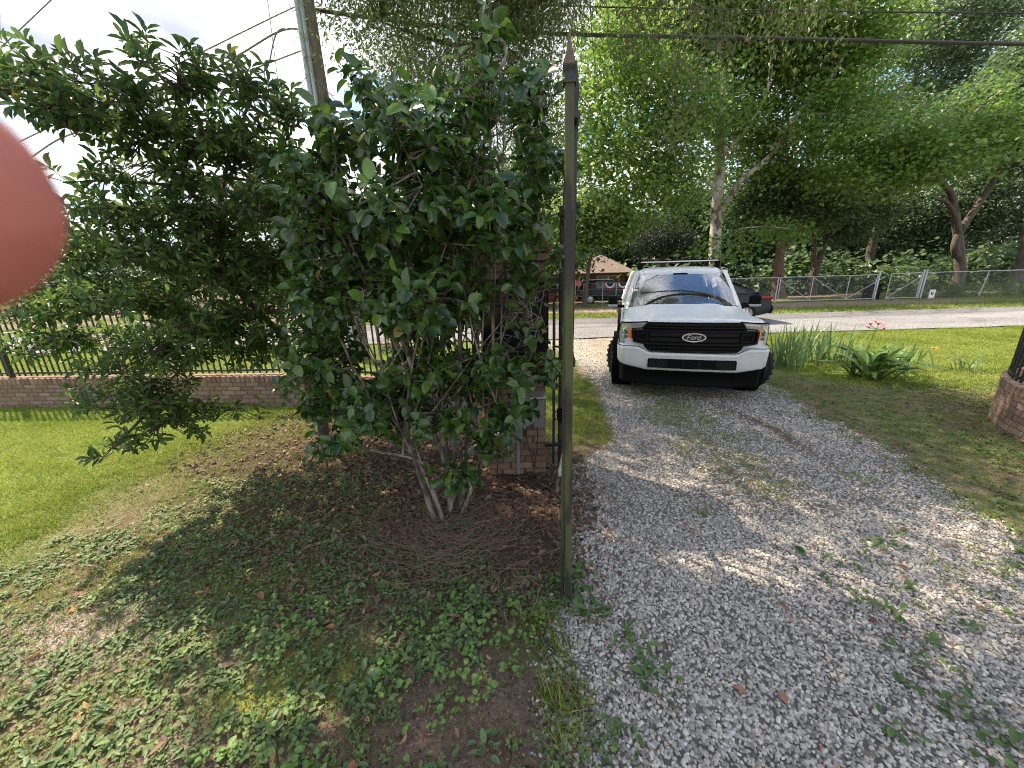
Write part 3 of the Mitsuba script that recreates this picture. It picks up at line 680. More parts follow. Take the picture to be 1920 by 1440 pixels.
def shrub(key, label, cat_, stems, lobes, tips_per_m3, style, seed, cols, bsdf, tmpl, L0, L1, ratio, stem_r, bark, slender=0):
    rng = np.random.default_rng(seed)
    k = thing(key, label, cat_)
    skel = []
    for s, r in zip(stems, stem_r):
        p = spline(s, 7); p[:, :2] += (meshkit.noise(p * 9 + seed, 1)[:, None] - .5) * .03 * np.linspace(.2, 1, len(p))[:, None]
        rad = np.linspace(r, r * .28, len(p))
        part(k, 'stem', tube(p, rad * (1 + .25 * (meshkit.noise(p * 14, 5) - .5)), 8), bark, 60); skel.append(p)
    S0 = np.vstack([p[len(p) // 5:] for p in skel])
    tw = []; LP, LD, LN, LL, TIP = [], [], [], [], []
    for (cx, cy, cz, rx, ry, rz) in lobes:
        c = np.array([cx, cy, cz]); R = np.array([rx, ry, rz])
        w = S0 - c; w2 = (w ** 2).sum(1) + np.maximum(w[:, 2], 0) * .6
        j = S0[np.argmin(w2)]
        mid = (j + c) / 2 + rng.normal(0, .05, 3) + [0, 0, -.03]
        lim = spline([j, mid, c + np.array([0, 0, .3 * rz])], 5)
        tw.append(tube(lim, np.linspace(.011, .006, len(lim)), 5, False))
        for _ in range(slender):
            s0 = skel[rng.integers(0, len(stems))]; q0 = s0[rng.integers(len(s0) // 4, len(s0) * 2 // 3)]; e0 = c + np.clip(rng.normal(0, .5, 3), -.8, .8) * R * [1, .6, 1]
            if q0[2] < e0[2] - .2:
                lim2 = spline([q0, q0 * .6 + e0 * .4 + rng.normal(0, .05, 3), q0 * .25 + e0 * .75 + rng.normal(0, .05, 3), e0], 6)
                tw.append(tube(lim2, np.linspace(.0075, .0025, len(lim2)), 5, False)); S0 = np.vstack([S0, lim2[9:]])
        base = np.vstack([lim[3:], S0])
        n = max(5, int(tips_per_m3 * 4.19 * rx * ry * rz + rng.uniform(0, 1)))
        d = unit(rng.normal(0, 1, (n, 3))); P = c + R * d * (rng.random((n, 1)) ** (1 / 2.2))
        for p, q in zip(P, d):
            e = ((base - p) ** 2).sum(1) + 2 * np.maximum(base[:, 2] - p[2], 0) ** 2; b = base[np.argmin(e)]
            dirn = unit(q * .55 + style['up'] * np.array([0, 0, 1.]) + .35 * unit(p - b) + rng.normal(0, .3, 3))
            m1 = p - dirn * np.linalg.norm(p - b) * .4 + rng.normal(0, .015, 3)
            cur = np.array([b, (b + m1) / 2 + rng.normal(0, .012, 3), m1, p])
            tw.append(tube(cur, [.0045, .0038, .003, .0018], 3, False))
            nl = rng.integers(*style['n']); ph = rng.uniform(0, 6.28)
            ax = unit(np.cross(dirn, [.3, .9, .1])); ay = np.cross(dirn, ax)
            for i in range(nl):
                t = i / max(nl - 1, 1); an = ph + i * 2.4
                rad = ax * math.cos(an) + ay * math.sin(an)
                LP.append(p - dirn * t * style['run'] + rad * .004); dd = unit(dirn * (style['fwd'] * (1 - .55 * t)) + rad * style['out'] + np.array([0, 0, -style['droop']]) + rng.normal(0, .13, 3))
                LD.append(dd); nn = dirn * .8 + np.array([0, 0, .75]) + rng.normal(0, .28, 3); nn = nn - dd * nn.dot(dd); LN.append(unit(nn))
                LL.append(rng.uniform(L0, L1) * (.72 + .28 * math.sin(math.pi * min(1, .35 + t))))
                TIP.append(rng.random())
    LP, LD, LN, LL, TIP = map(np.array, (LP, LD, LN, LL, TIP))
    LS = unit(np.cross(LN, LD)); LW = LL * ratio * rng.uniform(.85, 1.15, len(LL))
    part(k, 'twigs', cat(tw), bark, kind='stuff')
    keep = (np.linalg.norm(LP - CAM, axis=1) > .9) & ~((LP[:, 0] > -.09) & (LP[:, 0] < .26) & (LP[:, 2] > 1.35) & (LP[:, 2] < 1.80) & (LP[:, 1] > 2.0) & (rng.random(len(LP)) < .93)); LP, LD, LN, LL, TIP, LS, LW = (q[keep] for q in (LP, LD, LN, LL, TIP, LS, LW))
    order = np.argsort(np.linalg.norm(LP - CAM, axis=1) / LL)
    big, rest = order[:300], order[300:]
    t = rng.random((len(LL), 1)) ** 1.3
    C = np.asarray(cols[0]) * (1 - t) + np.asarray(cols[1]) * t
    C = np.where(rng.random((len(LL), 1)) < cols[3], np.asarray(cols[2]), C)
    V, F = bake(tmpl[0], tmpl[1], LP[rest], LD[rest], LN[rest], LL[rest], LW[rest])
    part(k, 'foliage', (V, F), bsdf, smooth=True, color=rep(C[rest], len(tmpl[0])), kind='stuff')
    var = [mikit.ply(tm(*tmpl), bsdf, smooth=True, color=np.repeat(np.asarray(cols[0])[None] * (1 - q) + np.asarray(cols[1])[None] * q, len(tmpl[0]), 0)) for q in (0., .2, .4, .65, 1.)]
    for i in big:
        part(k, 'leaf', var[int(t[i, 0] * 4.99)], None, tw=mat4(LD[i] * LL[i], LS[i] * LW[i], LN[i] * LL[i], LP[i]))
    return k


CAM_L = [(-0.03,2.35,2.99,0.09,0.2,0.13),(-0.18,2.4,2.81,0.24,0.4,0.14),(-0.63,2.35,2.76,0.21,0.4,0.13),(0.13,2.5,2.79,0.16,0.4,0.18),(-0.89,2.4,2.61,0.16,0.35,0.11),(-0.43,2.4,2.58,0.35,0.6,0.18),(0.19,2.55,2.52,0.17,0.4,0.22),(-1.05,2.5,2.28,0.25,0.5,0.22),(-0.58,2.5,2.24,0.38,0.7,0.26),(-0.04,2.5,2.17,0.29,0.6,0.26),(-1.06,2.5,1.82,0.32,0.5,0.25),(-0.5,2.55,1.77,0.41,0.7,0.28),(0.1,2.6,1.72,0.21,0.4,0.32),(-1.27,2.5,1.34,0.25,0.45,0.19),(-0.9,2.45,1.09,0.25,0.45,0.2),(-0.03,2.5,1.31,0.27,0.4,0.2),(-1.22,2.4,0.81,0.2,0.25,0.14),(-0.4,2.35,0.57,0.2,0.2,0.12),(-0.04,2.5,0.93,0.24,0.3,0.15),(0.25,2.5,1.26,0.14,0.2,0.16)]
CAM_S = [[(-0.61,2.6,0.0),(-0.67,2.55,0.28),(-0.73,2.5,0.71),(-0.72,2.45,0.93),(-0.65,2.45,1.3),(-0.82,2.4,1.82),(-0.95,2.4,2.24),(-0.92,2.4,2.61)],[(-0.55,2.64,-0.02),(-0.48,2.65,0.35),(-0.41,2.65,0.88),(-0.35,2.6,1.44),(-0.3,2.6,1.73),(-0.15,2.5,2.17),(-0.16,2.4,2.79)],[(-0.51,2.68,-0.05),(-0.39,2.75,0.39),(-0.33,2.8,0.91),(-0.25,2.8,1.41),(-0.09,2.7,1.79),(0.11,2.6,2.24),(0.16,2.5,2.77)],[(-0.57,2.6,0.0),(-0.64,2.5,0.45),(-0.82,2.5,0.91),(-0.96,2.45,1.13),(-1.11,2.5,1.48),(-1.2,2.5,1.76)],[(-0.53,2.68,-0.04),(-0.52,2.7,0.42),(-0.53,2.65,1.21),(-0.57,2.55,1.81),(-0.58,2.5,2.24),(-0.52,2.35,2.69)],[(-0.47,2.66,-0.03),(-0.3,2.6,0.38),(-0.12,2.55,0.83),(0.04,2.5,1.16),(0.19,2.55,1.51)],[(-0.6,2.58,0.35),(-0.66,2.45,0.62),(-0.96,2.4,0.74),(-1.23,2.38,0.82)],[(-0.5,2.72,-.03),(-.62,2.95,.5),(-.75,3.1,1.2),(-.7,3.1,1.9),(-.55,3.0,2.4)]]
CAM_L += [(-1.12,2.5,2.48,.2,.4,.14),(-1.2,2.6,2.15,.2,.4,.18),(-.05,2.3,3.1,.07,.14,.12),(-1.0,2.4,2.72,.12,.25,.08),(-1.2,2.6,2.45,.18,.35,.12),(.40,2.75,2.55,.09,.2,.12),(.42,2.8,2.25,.08,.2,.12),(.36,2.7,2.0,.1,.2,.12),(-.62,2.6,1.28,.34,.4,.2),(-.3,2.72,1.15,.26,.3,.22),(-.8,2.75,.9,.3,.35,.2),(-1.35,2.75,1.55,.25,.35,.2),(-1.3,2.8,1.05,.25,.3,.18),(-.5,2.45,.95,.25,.3,.14),(-.15,2.6,.72,.2,.25,.12),(-1.5,3.0,.95,.25,.3,.2),(-.75,3.1,2.3,.35,.35,.3),(-.7,3.1,1.6,.35,.35,.3),(-.25,2.95,2.6,.25,.25,.2)]
shrub('glossy_leaved_shrub', 'tall multi-stemmed bush with broad glossy leaves and pale bare stems beside the gate', 'bush', CAM_S, CAM_L, 700,
      dict(up=.35, n=(5, 9), run=.11, fwd=.5, out=.85, droop=.22), 3, ((0.022, 0.060, 0.016), (0.095, 0.185, 0.03), (0.22, 0.20, 0.03), .008), 'm_gloss_leaf', BROAD, .06, .098, .6, (.022, .024, .021, .018, .021, .017, .011, .02), 'm_bark_vc', 2)
LEFT_L = [(-2.38,2.3,2.9,0.23,0.4,0.12),(-2.12,2.4,2.88,0.27,0.5,0.14),(-1.76,2.5,2.94,0.25,0.5,0.16),(-1.5,2.7,2.96,0.27,0.5,0.16),(-1.31,2.8,2.87,0.15,0.4,0.13),(-2.45,2.5,2.8,0.24,0.4,0.08),(-2.13,2.7,2.77,0.36,0.6,0.16),(-1.78,2.9,2.76,0.35,0.6,0.18),(-2.3,3.0,2.59,0.33,0.6,0.13),(-2.52,2.7,2.49,0.24,0.4,0.08),(-2.56,2.8,2.33,0.34,0.6,0.16),(-2.24,3.2,2.38,0.45,0.7,0.24),(-1.73,3.2,2.47,0.3,0.6,0.28),(-2.92,2.8,2.11,0.33,0.5,0.2),(-2.55,3.0,2.11,0.41,0.7,0.21),(-2.19,3.3,1.99,0.41,0.7,0.26),(-3.3,2.9,1.79,0.39,0.5,0.2),(-2.77,3.0,1.77,0.42,0.6,0.18),(-2.35,3.2,1.57,0.42,0.6,0.22),(-3.44,3.0,1.48,0.35,0.5,0.15),(-2.68,3.0,1.37,0.44,0.6,0.18),(-2.21,3.3,1.32,0.28,0.4,0.21),(-2.91,2.9,1.06,0.4,0.5,0.21),(-2.7,2.85,0.83,0.32,0.45,0.19),(-3.05,2.7,0.68,0.22,0.3,0.09),(-2.52,3.3,0.74,0.27,0.25,0.09)]
LEFT_L = [(a, b, c, d * 1.05, e, g * .8) for a, b, c, d, e, g in LEFT_L] + [(-1.75,3.35,2.15,.35,.5,.16),(-1.75,3.4,1.75,.35,.5,.16),(-1.62,3.3,1.42,.3,.4,.13),(-1.9,3.1,2.75,.3,.5,.12),(-2.3,2.35,2.78,.25,.4,.1),(-1.55,3.0,2.72,.25,.4,.1),(-1.45,3.1,2.4,.25,.4,.14),(-2.6,2.6,2.95,.3,.4,.1),(-2.3,4.1,2.6,.5,.5,.3),(-1.7,4.0,2.2,.45,.45,.3),(-2.9,4.0,2.1,.5,.5,.3),(-2.3,4.5,1.9,.6,.45,.3),(-3.2,3.9,1.5,.5,.5,.25)]
LEFT_S = [[(-2.15,4.0,-.02),(-2.15,4.0,0.34),(-2.16,3.9,0.81),(-2.25,3.8,1.09),(-2.35,3.6,1.32),(-2.56,3.4,1.5),(-2.8,3.1,1.7),(-3.14,2.9,1.78)],[(-2.16,3.9,0.81),(-2.24,3.7,1.4),(-2.38,3.5,1.77),(-2.36,3.3,2.03),(-2.25,3.2,2.26),(-2.27,3.0,2.57),(-2.24,2.7,2.73)],[(-2.38,3.5,1.77),(-2.57,3.2,2.08),(-2.77,2.9,2.11),(-3.01,2.8,2.07)],[(-2.25,3.2,2.26),(-1.91,3.0,2.68),(-1.51,2.7,2.94)],[(-2.27,3.0,2.57),(-2.02,2.8,2.75),(-1.8,2.5,2.92)],[(-2.24,2.7,2.73),(-2.35,2.5,2.83),(-2.39,2.3,2.88)],[(-2.56,3.4,1.5),(-2.72,3.1,1.2),(-2.84,2.9,0.95)],[(-2.15,4.05,-.02),(-2.2,4.3,.8),(-2.3,4.4,1.5),(-2.3,4.2,2.3)]]
shrub('spreading_shrub', 'large spreading bush with whorls of narrow dark leaves leaning over the left lawn', 'bush', LEFT_S, LEFT_L, 500,
      dict(up=.5, n=(6, 11), run=.05, fwd=.65, out=.8, droop=.1), 8, ((0.040, 0.085, 0.028), (0.145, 0.23, 0.05), (0.16, 0.17, 0.03), .006), 'm_shrub_leaf', LONG, .064, .105, .34, (.042, .03, .017, .015, .013, .012, .014, .03), 'm_bark_dark')

# ------------------------------------------------------------------ trees
def clump_leaves(rng, lobes, nclump, per, cr, L, ratio, cols, tmpl, hang=.25, flat=.6, bias=2.4):
    vol = np.array([l[3] * l[4] * l[5] for l in lobes]) ** .75; cnt = rng.multinomial(nclump, vol / vol.sum())
    cen = []
    for l, n in zip(lobes, cnt):
        d = unit(rng.normal(0, 1, (n, 3))); cen.append(np.array(l[:3]) + np.array(l[3:]) * d * (rng.random((n, 1)) ** (1 / bias)))
    cen = np.vstack(cen); m = len(cen) * per
    g = rng.normal(0, 1, (m, 3)); g *= np.minimum(1, 1.9 / np.linalg.norm(g, axis=1, keepdims=True))
    R = np.repeat(cr * rng.uniform(.6, 1.35, len(cen)), per)[:, None]
    P = np.repeat(cen, per, 0) + g * R * [1, 1, flat] - np.array([0, 0, 1]) * (np.hypot(g[:, 0], g[:, 1])[:, None] * R * hang)
    a = rng.uniform(0, 6.28, m); D = unit(np.stack([np.cos(a), np.sin(a), rng.normal(-hang, .4, m)], -1) + .5 * unit(g))
    N = unit(rng.normal(0, .5, (m, 3)) + [0, 0, .9])
    l = L * rng.uniform(.65, 1.25, m)
    V, F = bake(tmpl[0], tmpl[1], P, D, N, l, l * ratio)
    t = np.clip(np.repeat(rng.random((len(cen), 1)), per, 0) * .8 + rng.normal(.1, .2, (m, 1)), 0, 1)
    C = (np.asarray(cols[0]) * (1 - t) + np.asarray(cols[1]) * t) * rng.uniform(.95, 1.5, (m, 1))
    if len(cols) > 2: C = np.where(rng.random((m, 1)) < cols[3], np.asarray(cols[2]), C)
    return V, F, rep(C, len(tmpl[0])), cen


def tree(key, label, cat_, trunks, lobes, nclump, per, cr, L, ratio, cols, seed, bark='m_bark_dark', tmpl=DIAMOND, group=None, twig=.02, nb=160, **kw):
    rng = np.random.default_rng(seed)
    k = thing(key, label, cat_, group); skel = []
    for i, (pts, r0, r1) in enumerate(trunks):
        p = spline(pts, 6); p += (meshkit.noise(p * 1.7 + seed, 2)[:, None] - .5) * r0 * .9 * np.linspace(0, 1, len(p))[:, None]
        r = np.linspace(1, 0, len(p)) ** .8 * (r0 - r1) + r1
        if i == 0: r = r * (1 + .45 * np.exp(-np.arange(len(p)) / 1.6))
        part(k, 'trunk' if i == 0 else 'limb', tube(p, r, 9), bark, 60); skel.append(p)
    V, F, C, cen = clump_leaves(rng, lobes, nclump, per, cr, L, ratio, cols, tmpl, **kw)
    S = np.vstack(skel); br = []
    for c in cen[rng.permutation(len(cen))[:nb]]:
        e = ((S - c) ** 2).sum(1) + 3 * np.maximum(S[:, 2] - c[2], 0); b = S[np.argmin(e)]
        br.append(tube(spline([b, (b + c) / 2 + rng.normal(0, .06, 3) * np.linalg.norm(c - b) + [0, 0, .08 * np.linalg.norm(c - b)], c], 3), np.linspace(twig * 1.6, twig * .4, 7), 4, False))
    if br: part(k, 'branches', cat(br), bark, kind='stuff')
    part(k, 'crown', (V, F), 'm_tree_leaf', color=C)
    return k


SYC_L = [(6.61,24.0,12.07,3.35,3.0,3.07),(5.05,24.0,8.68,2.05,3.0,2.63),(9.47,25.0,9.65,2.72,3.0,3.32),(8.8,25.0,6.67,3.45,3.0,1.88),(13.83,26.0,12.76,3.94,4.0,3.64),(15.05,25.0,8.72,3.67,3.0,2.75),(18.3,25.0,10.73,3.57,3.0,3.27),(20.48,24.0,7.78,3.26,3.0,2.37),(22.4,23.0,7.2,2.6,2.0,1.2),(11.41,26.0,15.27,7.33,5.0,2.64),(18.29,26.0,14.64,4.14,4.0,2.36),(12.9,24.5,3.0,1.7,1.5,.6),(16.6,24.8,4.0,1.4,1.2,.5),(25.53,24.0,8.69,2.34,3.0,2.34),(10.5,29,17,5,4,3)]
SYC_T = [([(13.95,27,-.6),(13.78,27.0,2.61),(13.58,27.0,5.08),(13.43,27.0,8.16),(13.16,27.0,11.04),(12.53,27.0,14.77),(12.2,27.0,19)], .44, .1),([(13.75,27.0,4.6),(14.96,26.5,7.12),(16.23,26.0,8.42),(16.98,25.5,10.16),(18.01,25.5,11.18),(19.08,25.5,13.16),(19.87,25.5,14.82)], .16, .06),([(13.42,27.0,8.76),(11.66,26.5,9.94),(9.41,26.0,11.32)], .14, .05),([(13.49,27.0,8.46),(14.57,26.5,9.73),(15.26,26.0,11.44)], .13, .05),([(16.44,25.5,9.78),(18.49,25.0,9.83),(21.85,24.5,8.94),(24.58,24.0,7.94)], .075, .03),([(13.28,27.0,6.65),(11.28,26.5,7.36),(9.45,26.0,7.15)], .12, .04)]
def back(l, y): f = y / l[1]; return (l[0] * f, y, (l[2] - 1.9) * f + 1.9, l[3] * f, l[4], l[5] * f)


SYC_L += [(13.3,25.5,10.2,1.0,.8,.7),(14.6,25.2,6.9,.9,.7,.6),(16.6,24.8,9.2,1.1,.8,.6),(13.2,25.2,6.2,.8,.6,.5),(17.9,24.5,10.8,1.2,.8,.7)]
SYC_L = [l if l[3] < 1.3 else back(l, 29.5) if 12.6 < l[0] < 15.6 and l[2] > 5 else back(l, 29) if l[0] == 11.41 else back(l, 27.2) if l[0] in (18.3, 16.77) else l for l in SYC_L]
tree('sycamore_tree', 'large sycamore with pale mottled trunk and broad pale green crown behind the truck', 'tree', SYC_T, SYC_L, 1150, 90, .8, .215, .9, ((.075, .155, .035), (.19, .285, .055), (.32, .29, .04), .015), 5, 'm_bark_syc', LOBED, twig=.035, bias=2.0)
OAK_L = [(-1.83,8.0,5.84,0.8,1.4,0.72),(-0.94,8.5,5.33,1.0,1.5,0.8),(0.19,9.0,6.28,1.1,1.8,1.1),(0.58,9.0,4.85,0.7,1.2,0.7),(-1.9,7.5,6.3,0.5,1.0,0.34),(-1.03,8.0,6.9,1.31,2.0,0.7),(0.58,8.5,7.3,1.39,2.0,0.74)]
tree('overhanging_oak', 'small-leaved oak limb hanging over the gate from above', 'tree', [([(9.5,3.5,-.1),(9.3,3.6,2),(9.0,4,4.6),(7,5.5,6.3),(4.6,6.8,7.0),(2.52,7.5,6.9),(1.42,8.0,6.63),(0.42,8.3,6.28),(-0.4,8.4,5.88),(-1.08,8.4,5.86),(-1.99,8.0,5.99)], .14, .012),([(7,5.5,6.3),(4,6.6,8.2),(1,6.6,8.8),(-2,6.0,9.1),(-5,5.6,9.2),(-7.5,5.4,9.2)], .18, .04)],
     OAK_L, 430, 150, .34, .08, .36, ((.055, .09, .03), (.13, .18, .055), (.16, .11, .06), .04), 6, 'm_bark_dark', DIAMOND, hang=.5, flat=.9, twig=.008, nb=180)
k = 'overhanging_oak'
DROOP = [(1.97,6.5,5.36,0.35,0.5,0.34),(2.72,6.3,4.91,0.26,0.4,0.55),(2.57,6.3,4.24,0.24,0.3,0.5),(2.38,6.3,3.95,0.2,0.25,0.3),(3.73,6.5,5.35,0.45,0.6,0.28),(4.52,6.5,5.4,0.4,0.5,0.13),(2.7,6.5,5.85,0.6,.8,0.2)]
rng = np.random.default_rng(77)
V, F, C, cen = clump_leaves(rng, DROOP, 60, 60, .2, .085, .3, ((.06, .085, .03), (.11, .14, .045), (.16, .11, .06), .08), DIAMOND, hang=.9, flat=1.3)
part(k, 'hanging_sprays', (V, F), 'm_tree_leaf', color=C)
hb = []
for (x, y, z, zz) in ((2.6, 6.4, 6.6, 3.7), (2.2, 6.4, 6.7, 4.6), (3.6, 6.5, 6.6, 5.1), (2.95, 6.3, 6.6, 4.4), (1.05, 6.6, 6.9, 4.6), (.95, 6.7, 6.9, 4.3), (.8, 7.2, 6.8, 4.9), (1.15, 6.6, 6.9, 4.1)):
    for j in range(2):
        hb.append(tube(spline([(x, y, z), (x + rng.normal(0, .15), y, (z * 2 + zz) / 3), (x + rng.normal(0, .2), y, (z + zz * 2) / 3), (x + rng.normal(0, .28), y + rng.normal(0, .1), zz + rng.uniform(0, .4))], 5), np.linspace(.014, .003, 16), 4, False))
part(k, 'hanging_twigs', cat(hb), 'm_bark_dark', kind='stuff')
# the part of the crown overhead that shades the drive
SHADE = [(-5.0,5.7,9,1.8,1.4,.8),(-2.8,5.6,9,1.6,1.3,.8),(-6.4,8.0,9.2,1.5,1.2,.8),(-4.0,7.9,9.2,1.8,1.4,.9),(-1.6,7.8,9.2,1.5,1.5,.9),(0,8.7,9.2,1.2,1.2,.7)]
V, F, C, cen = clump_leaves(rng, SHADE, 150, 75, .46, .14, .5, ((.05, .085, .025), (.10, .14, .045)), DIAMOND, hang=.3)
part(k, 'upper_crown', (V, F), 'm_tree_leaf', color=C)
# ------------------------------------------------------------------ more trees
gz = lambda x, y: float(terrain(x, y))
TC = ((.06, .115, .05), (.13, .20, .085))
tree('leaning_forked_tree', 'forked brown tree with arching bare limbs behind the chain-link fence at the right', 'tree',
     [([(36.2,32,-.8),(35.98,32.0,2.02),(34.6,32.0,5.19),(32.38,31.0,6.92),(28.19,30.0,7.86)], .38, .1),([(35.9,32,2.0),(35.5,32.0,4.02),(36.61,32.0,6.64),(36.0,31.0,8.95),(35,30.0,10.5)], .28, .1),([(35.4,32,3.6),(33.6,31.5,5.6),(31.5,31,6.2)], .2, .08)],
     [(30,31,10,4,3,2.5),(35,31,11.5,4,3,2.6),(27,30.5,8.6,3,2.4,1.6),(38.5,31,10,3,2.4,2)], 420, 66, .8, .3, .65, TC, 12, 'm_bark_oak')
tree('right_edge_tree', 'thick brown trunk curving up at the right edge behind the fence', 'tree',
     [([(41.3,32,-.8),(41.1,32.0,1.88),(40.5,32.0,5.45),(38.5,31.0,7.9),(34.5,30.0,8.92)], .42, .12),([(40.5,32,5.4),(42,31,9),(43,31,13)], .3, .1)],
     [(40,31,16,4.5,3,3.5),(43,31,12,3.5,3,3),(37,31,14,3,3,2.5)], 450, 66, .85, .3, .65, TC, 13, 'm_bark_oak')
tree('reddish_trunk_tree', 'tree with a short reddish brown trunk right behind the dark car', 'tree', [([(21.3,31,-.8),(21.0,31,1.2),(20.8,31,3),(20.5,31,6),(20.4,31,9)], .42, .1),([(20.9,31,2.6),(22.5,31,4.4),(24,31,6)], .2, .06)],
     [(20.5,31,7.2,3,2.5,2),(23.5,31,6.2,2.5,2.4,1.6),(18,31.5,6,2.2,2.2,1.5)], 260, 66, .8, .3, .65, TC, 14, 'm_rust')
tree('slender_forked_tree', 'dark forked tree between the reddish trunk and the leaning tree', 'tree', [([(26.1,34,-.9),(26.1,34,1),(26.5,34,3),(27.5,34,6)], .4, .1),([(26.2,34,1.2),(25.6,34,3.2),(25.3,34,6)], .24, .08)],
     [(26,34,7,3.4,2.5,2.4),(29,34.5,5.6,2.6,2.2,1.8)], 260, 66, .8, .3, .65, TC, 15)
tree('dark_cedar', 'very dark dense evergreen behind the house at the left of the sycamore', 'tree', [([(12.6,33,-.9),(12.6,33,2),(12.4,33,4)], .3, .08)], [(12.3,33,4.3,2.2,1.8,1.3),(11.2,33,3.6,1.5,1.5,1.0),(14,33,3.6,1.4,1.4,1.1)], 90, 130, .55, .16, .4, ((.010, .018, .012), (.018, .03, .016)), 16, flat=.8)
tree('young_sweetgum', 'low light green tree beside the gate post and over the house roof', 'tree', [([(4.6,24,-.5),(4.8,24,2),(5.3,24,4)], .14, .05)], [(4.6,24,5.1,2.2,1.6,1.0),(6.4,24.3,4.1,1.9,1.4,.8),(3.5,24,3.4,1.2,1.2,1.0)], 150, 80, .55, .2, .85, ((.12, .20, .05), (.20, .29, .085)), 17, tmpl=LOBED, twig=.02)
tree('tall_pale_tree', 'tall pale green tree against the sky in the top right corner', 'tree', [([(36,40,-1.2),(36,40,6),(36.3,40,14),(36.5,40,20)], .4, .1)], [(36,39,20,5,3,5),(39.5,39,15,3.5,3,4),(33,39,14,2.8,3,3),(41,39,22,4,3,4)], 420, 66, .9, .34, .6, ((.09, .145, .07), (.17, .24, .115)), 18)
spots = [(-2.0, 27, 9, 3.6), (1.5, 32, 11, 4), (5, 44, 9.5, 4.5), (9.5, 47, 12, 4.5), (15, 46, 10, 4.4), (20, 44, 12, 4.6), (25.5, 47, 11, 5), (31, 46, 10, 5), (37.5, 48, 13, 5.2), (44, 46, 12, 5), (51, 44, 15, 5.5), (-7, 24, 6.5, 2.8)]
wl = ['mid green tree behind the glossy bush, left of the gate post', 'tall tree right behind the gate post top', 'dense tree directly behind the brick house', 'dense dark tree behind the dark evergreen', 'woodland tree behind the pale sycamore trunk', 'woodland tree right of the sycamore trunk, far back', 'woodland tree behind the slender forked tree', 'woodland tree left of the leaning forked tree', 'woodland tree behind the leaning forked tree', 'woodland tree at the far right behind the right edge trunk', 'tall woodland tree at the right border of the picture', 'low tree across the road behind the spreading bush']
for i, ((x, y, h, r), lab) in enumerate(zip(spots, wl)):
    z = gz(x, y); c = .8 + .35 * ((i * 7) % 5) / 4
    tree('woodland_tree', lab, 'tree', [([(x, y, z - .2), (x + .2, y, z + h * .25), (x - .2, y, z + h * .5), (x, y, z + h * .8)], .28, .08), ([(x + .1, y, z + h * .28), (x + r * .4, y, z + h * .55)], .13, .05)],
         [(x, y, z + h * .72, r, r * .75, h * .3), (x - r * .6, y - .6, z + h * .45, r * .6, r * .5, h * .2), (x + r * .6, y - .4, z + h * .42, r * .6, r * .5, h * .2)], 400, 66, .95, .30, .66, tuple(tuple(c * q for q in t) for t in TC), 40 + i)
rng = np.random.default_rng(90)
lob = [(x, 52 + 3 * math.sin(x), 2.0 + 1.2 * math.sin(x * 1.7), 4, 2.5, 3.2) for x in np.arange(-2, 72, 5.)] + [(x, 38 + 2 * math.sin(x * 3), .6 + .8 * math.sin(x), 2.2, 1.3, 1.7) for x in np.arange(9, 60, 2.6)] + [(x, 62 + 4 * math.sin(x), 3, 5, 3, 4) for x in np.arange(-70, 2, 7.)]
V, F, C, _ = clump_leaves(rng, lob, 2600, 32, 1.2, .55, .75, ((.055, .105, .045), (.12, .185, .075)), DIAMOND)
put('distant_undergrowth', (V, F), 'm_tree_leaf', color=C, label='undergrowth and far trees filling the background below the crowns', kind='stuff', category='woods')
V, F, C, _ = clump_leaves(rng, [(x, 24.6 + .3 * math.sin(x * 5), -.1, 1.0, .5, .55) for x in (22.6, 25.6, 27.4, 29.3, 31.2, 33)], 170, 50, .3, .10, .6, ((.07, .13, .04), (.14, .21, .07)), DIAMOND)
put('fence_shrubs', (V, F), 'm_tree_leaf', color=C, label='row of grown-together shrubs just behind the chain-link fence at the right', kind='stuff', category='bushes')

# ------------------------------------------------------------------ utility pole and lines
k = thing('utility_pole', 'leaning wooden utility pole with grey conduit rising behind the bushes', 'utility pole')
PX, PY = -3.58, 8.8
part(k, 'pole', tube([(PX + .12, PY, -.1), (PX, PY, 6), (PX - .06, PY, 11)], [.165, .145, .13], 16), 'm_pole_wood', 40)
part(k, 'conduit', tube([(PX - .1, PY - .12, .1), (PX - .14, PY - .12, 11)], .05, 10), 'm_conduit', 40)
part(k, 'conduit', tube([(PX + .02, PY - .17, .1), (PX - .06, PY - .16, 11)], .035, 10), 'm_conduit', 40)
rng = np.random.default_rng(8); vn = []
for i in range(26):
    z = rng.uniform(4.6, 7.6); a = rng.uniform(-1.5, 1.5); l = rng.uniform(.3, 1.2); s = np.linspace(0, 1, 7)
    vn.append(tube(np.stack([PX + (rng.choice([-1, 1]) * .1) + np.sin(a) * l * .45 * s + .05 * np.sin(s * 9 + i), PY - .2 - .1 * s, z - l * s * rng.uniform(-.2, 1) + .06 * np.sin(s * 7)], -1), .006, 3, False))
part(k, 'dry_vine', cat(vn), 'm_wire_grey', kind='stuff')


def wire(name, label, pts, r, m='m_cable', sag=0.0, n=24):
    key = uniq(name)
    p = np.asarray(pts, float)
    if len(p) == 2:
        t = np.linspace(0, 1, n)[:, None]; q = p[0] * (1 - t) + p[1] * t; q[:, 2:] -= sag * 4 * t * (1 - t)
    else: q = spline(p, 8)
    put(key, tube(q, r, 5), m, True, label=label, category='wire')


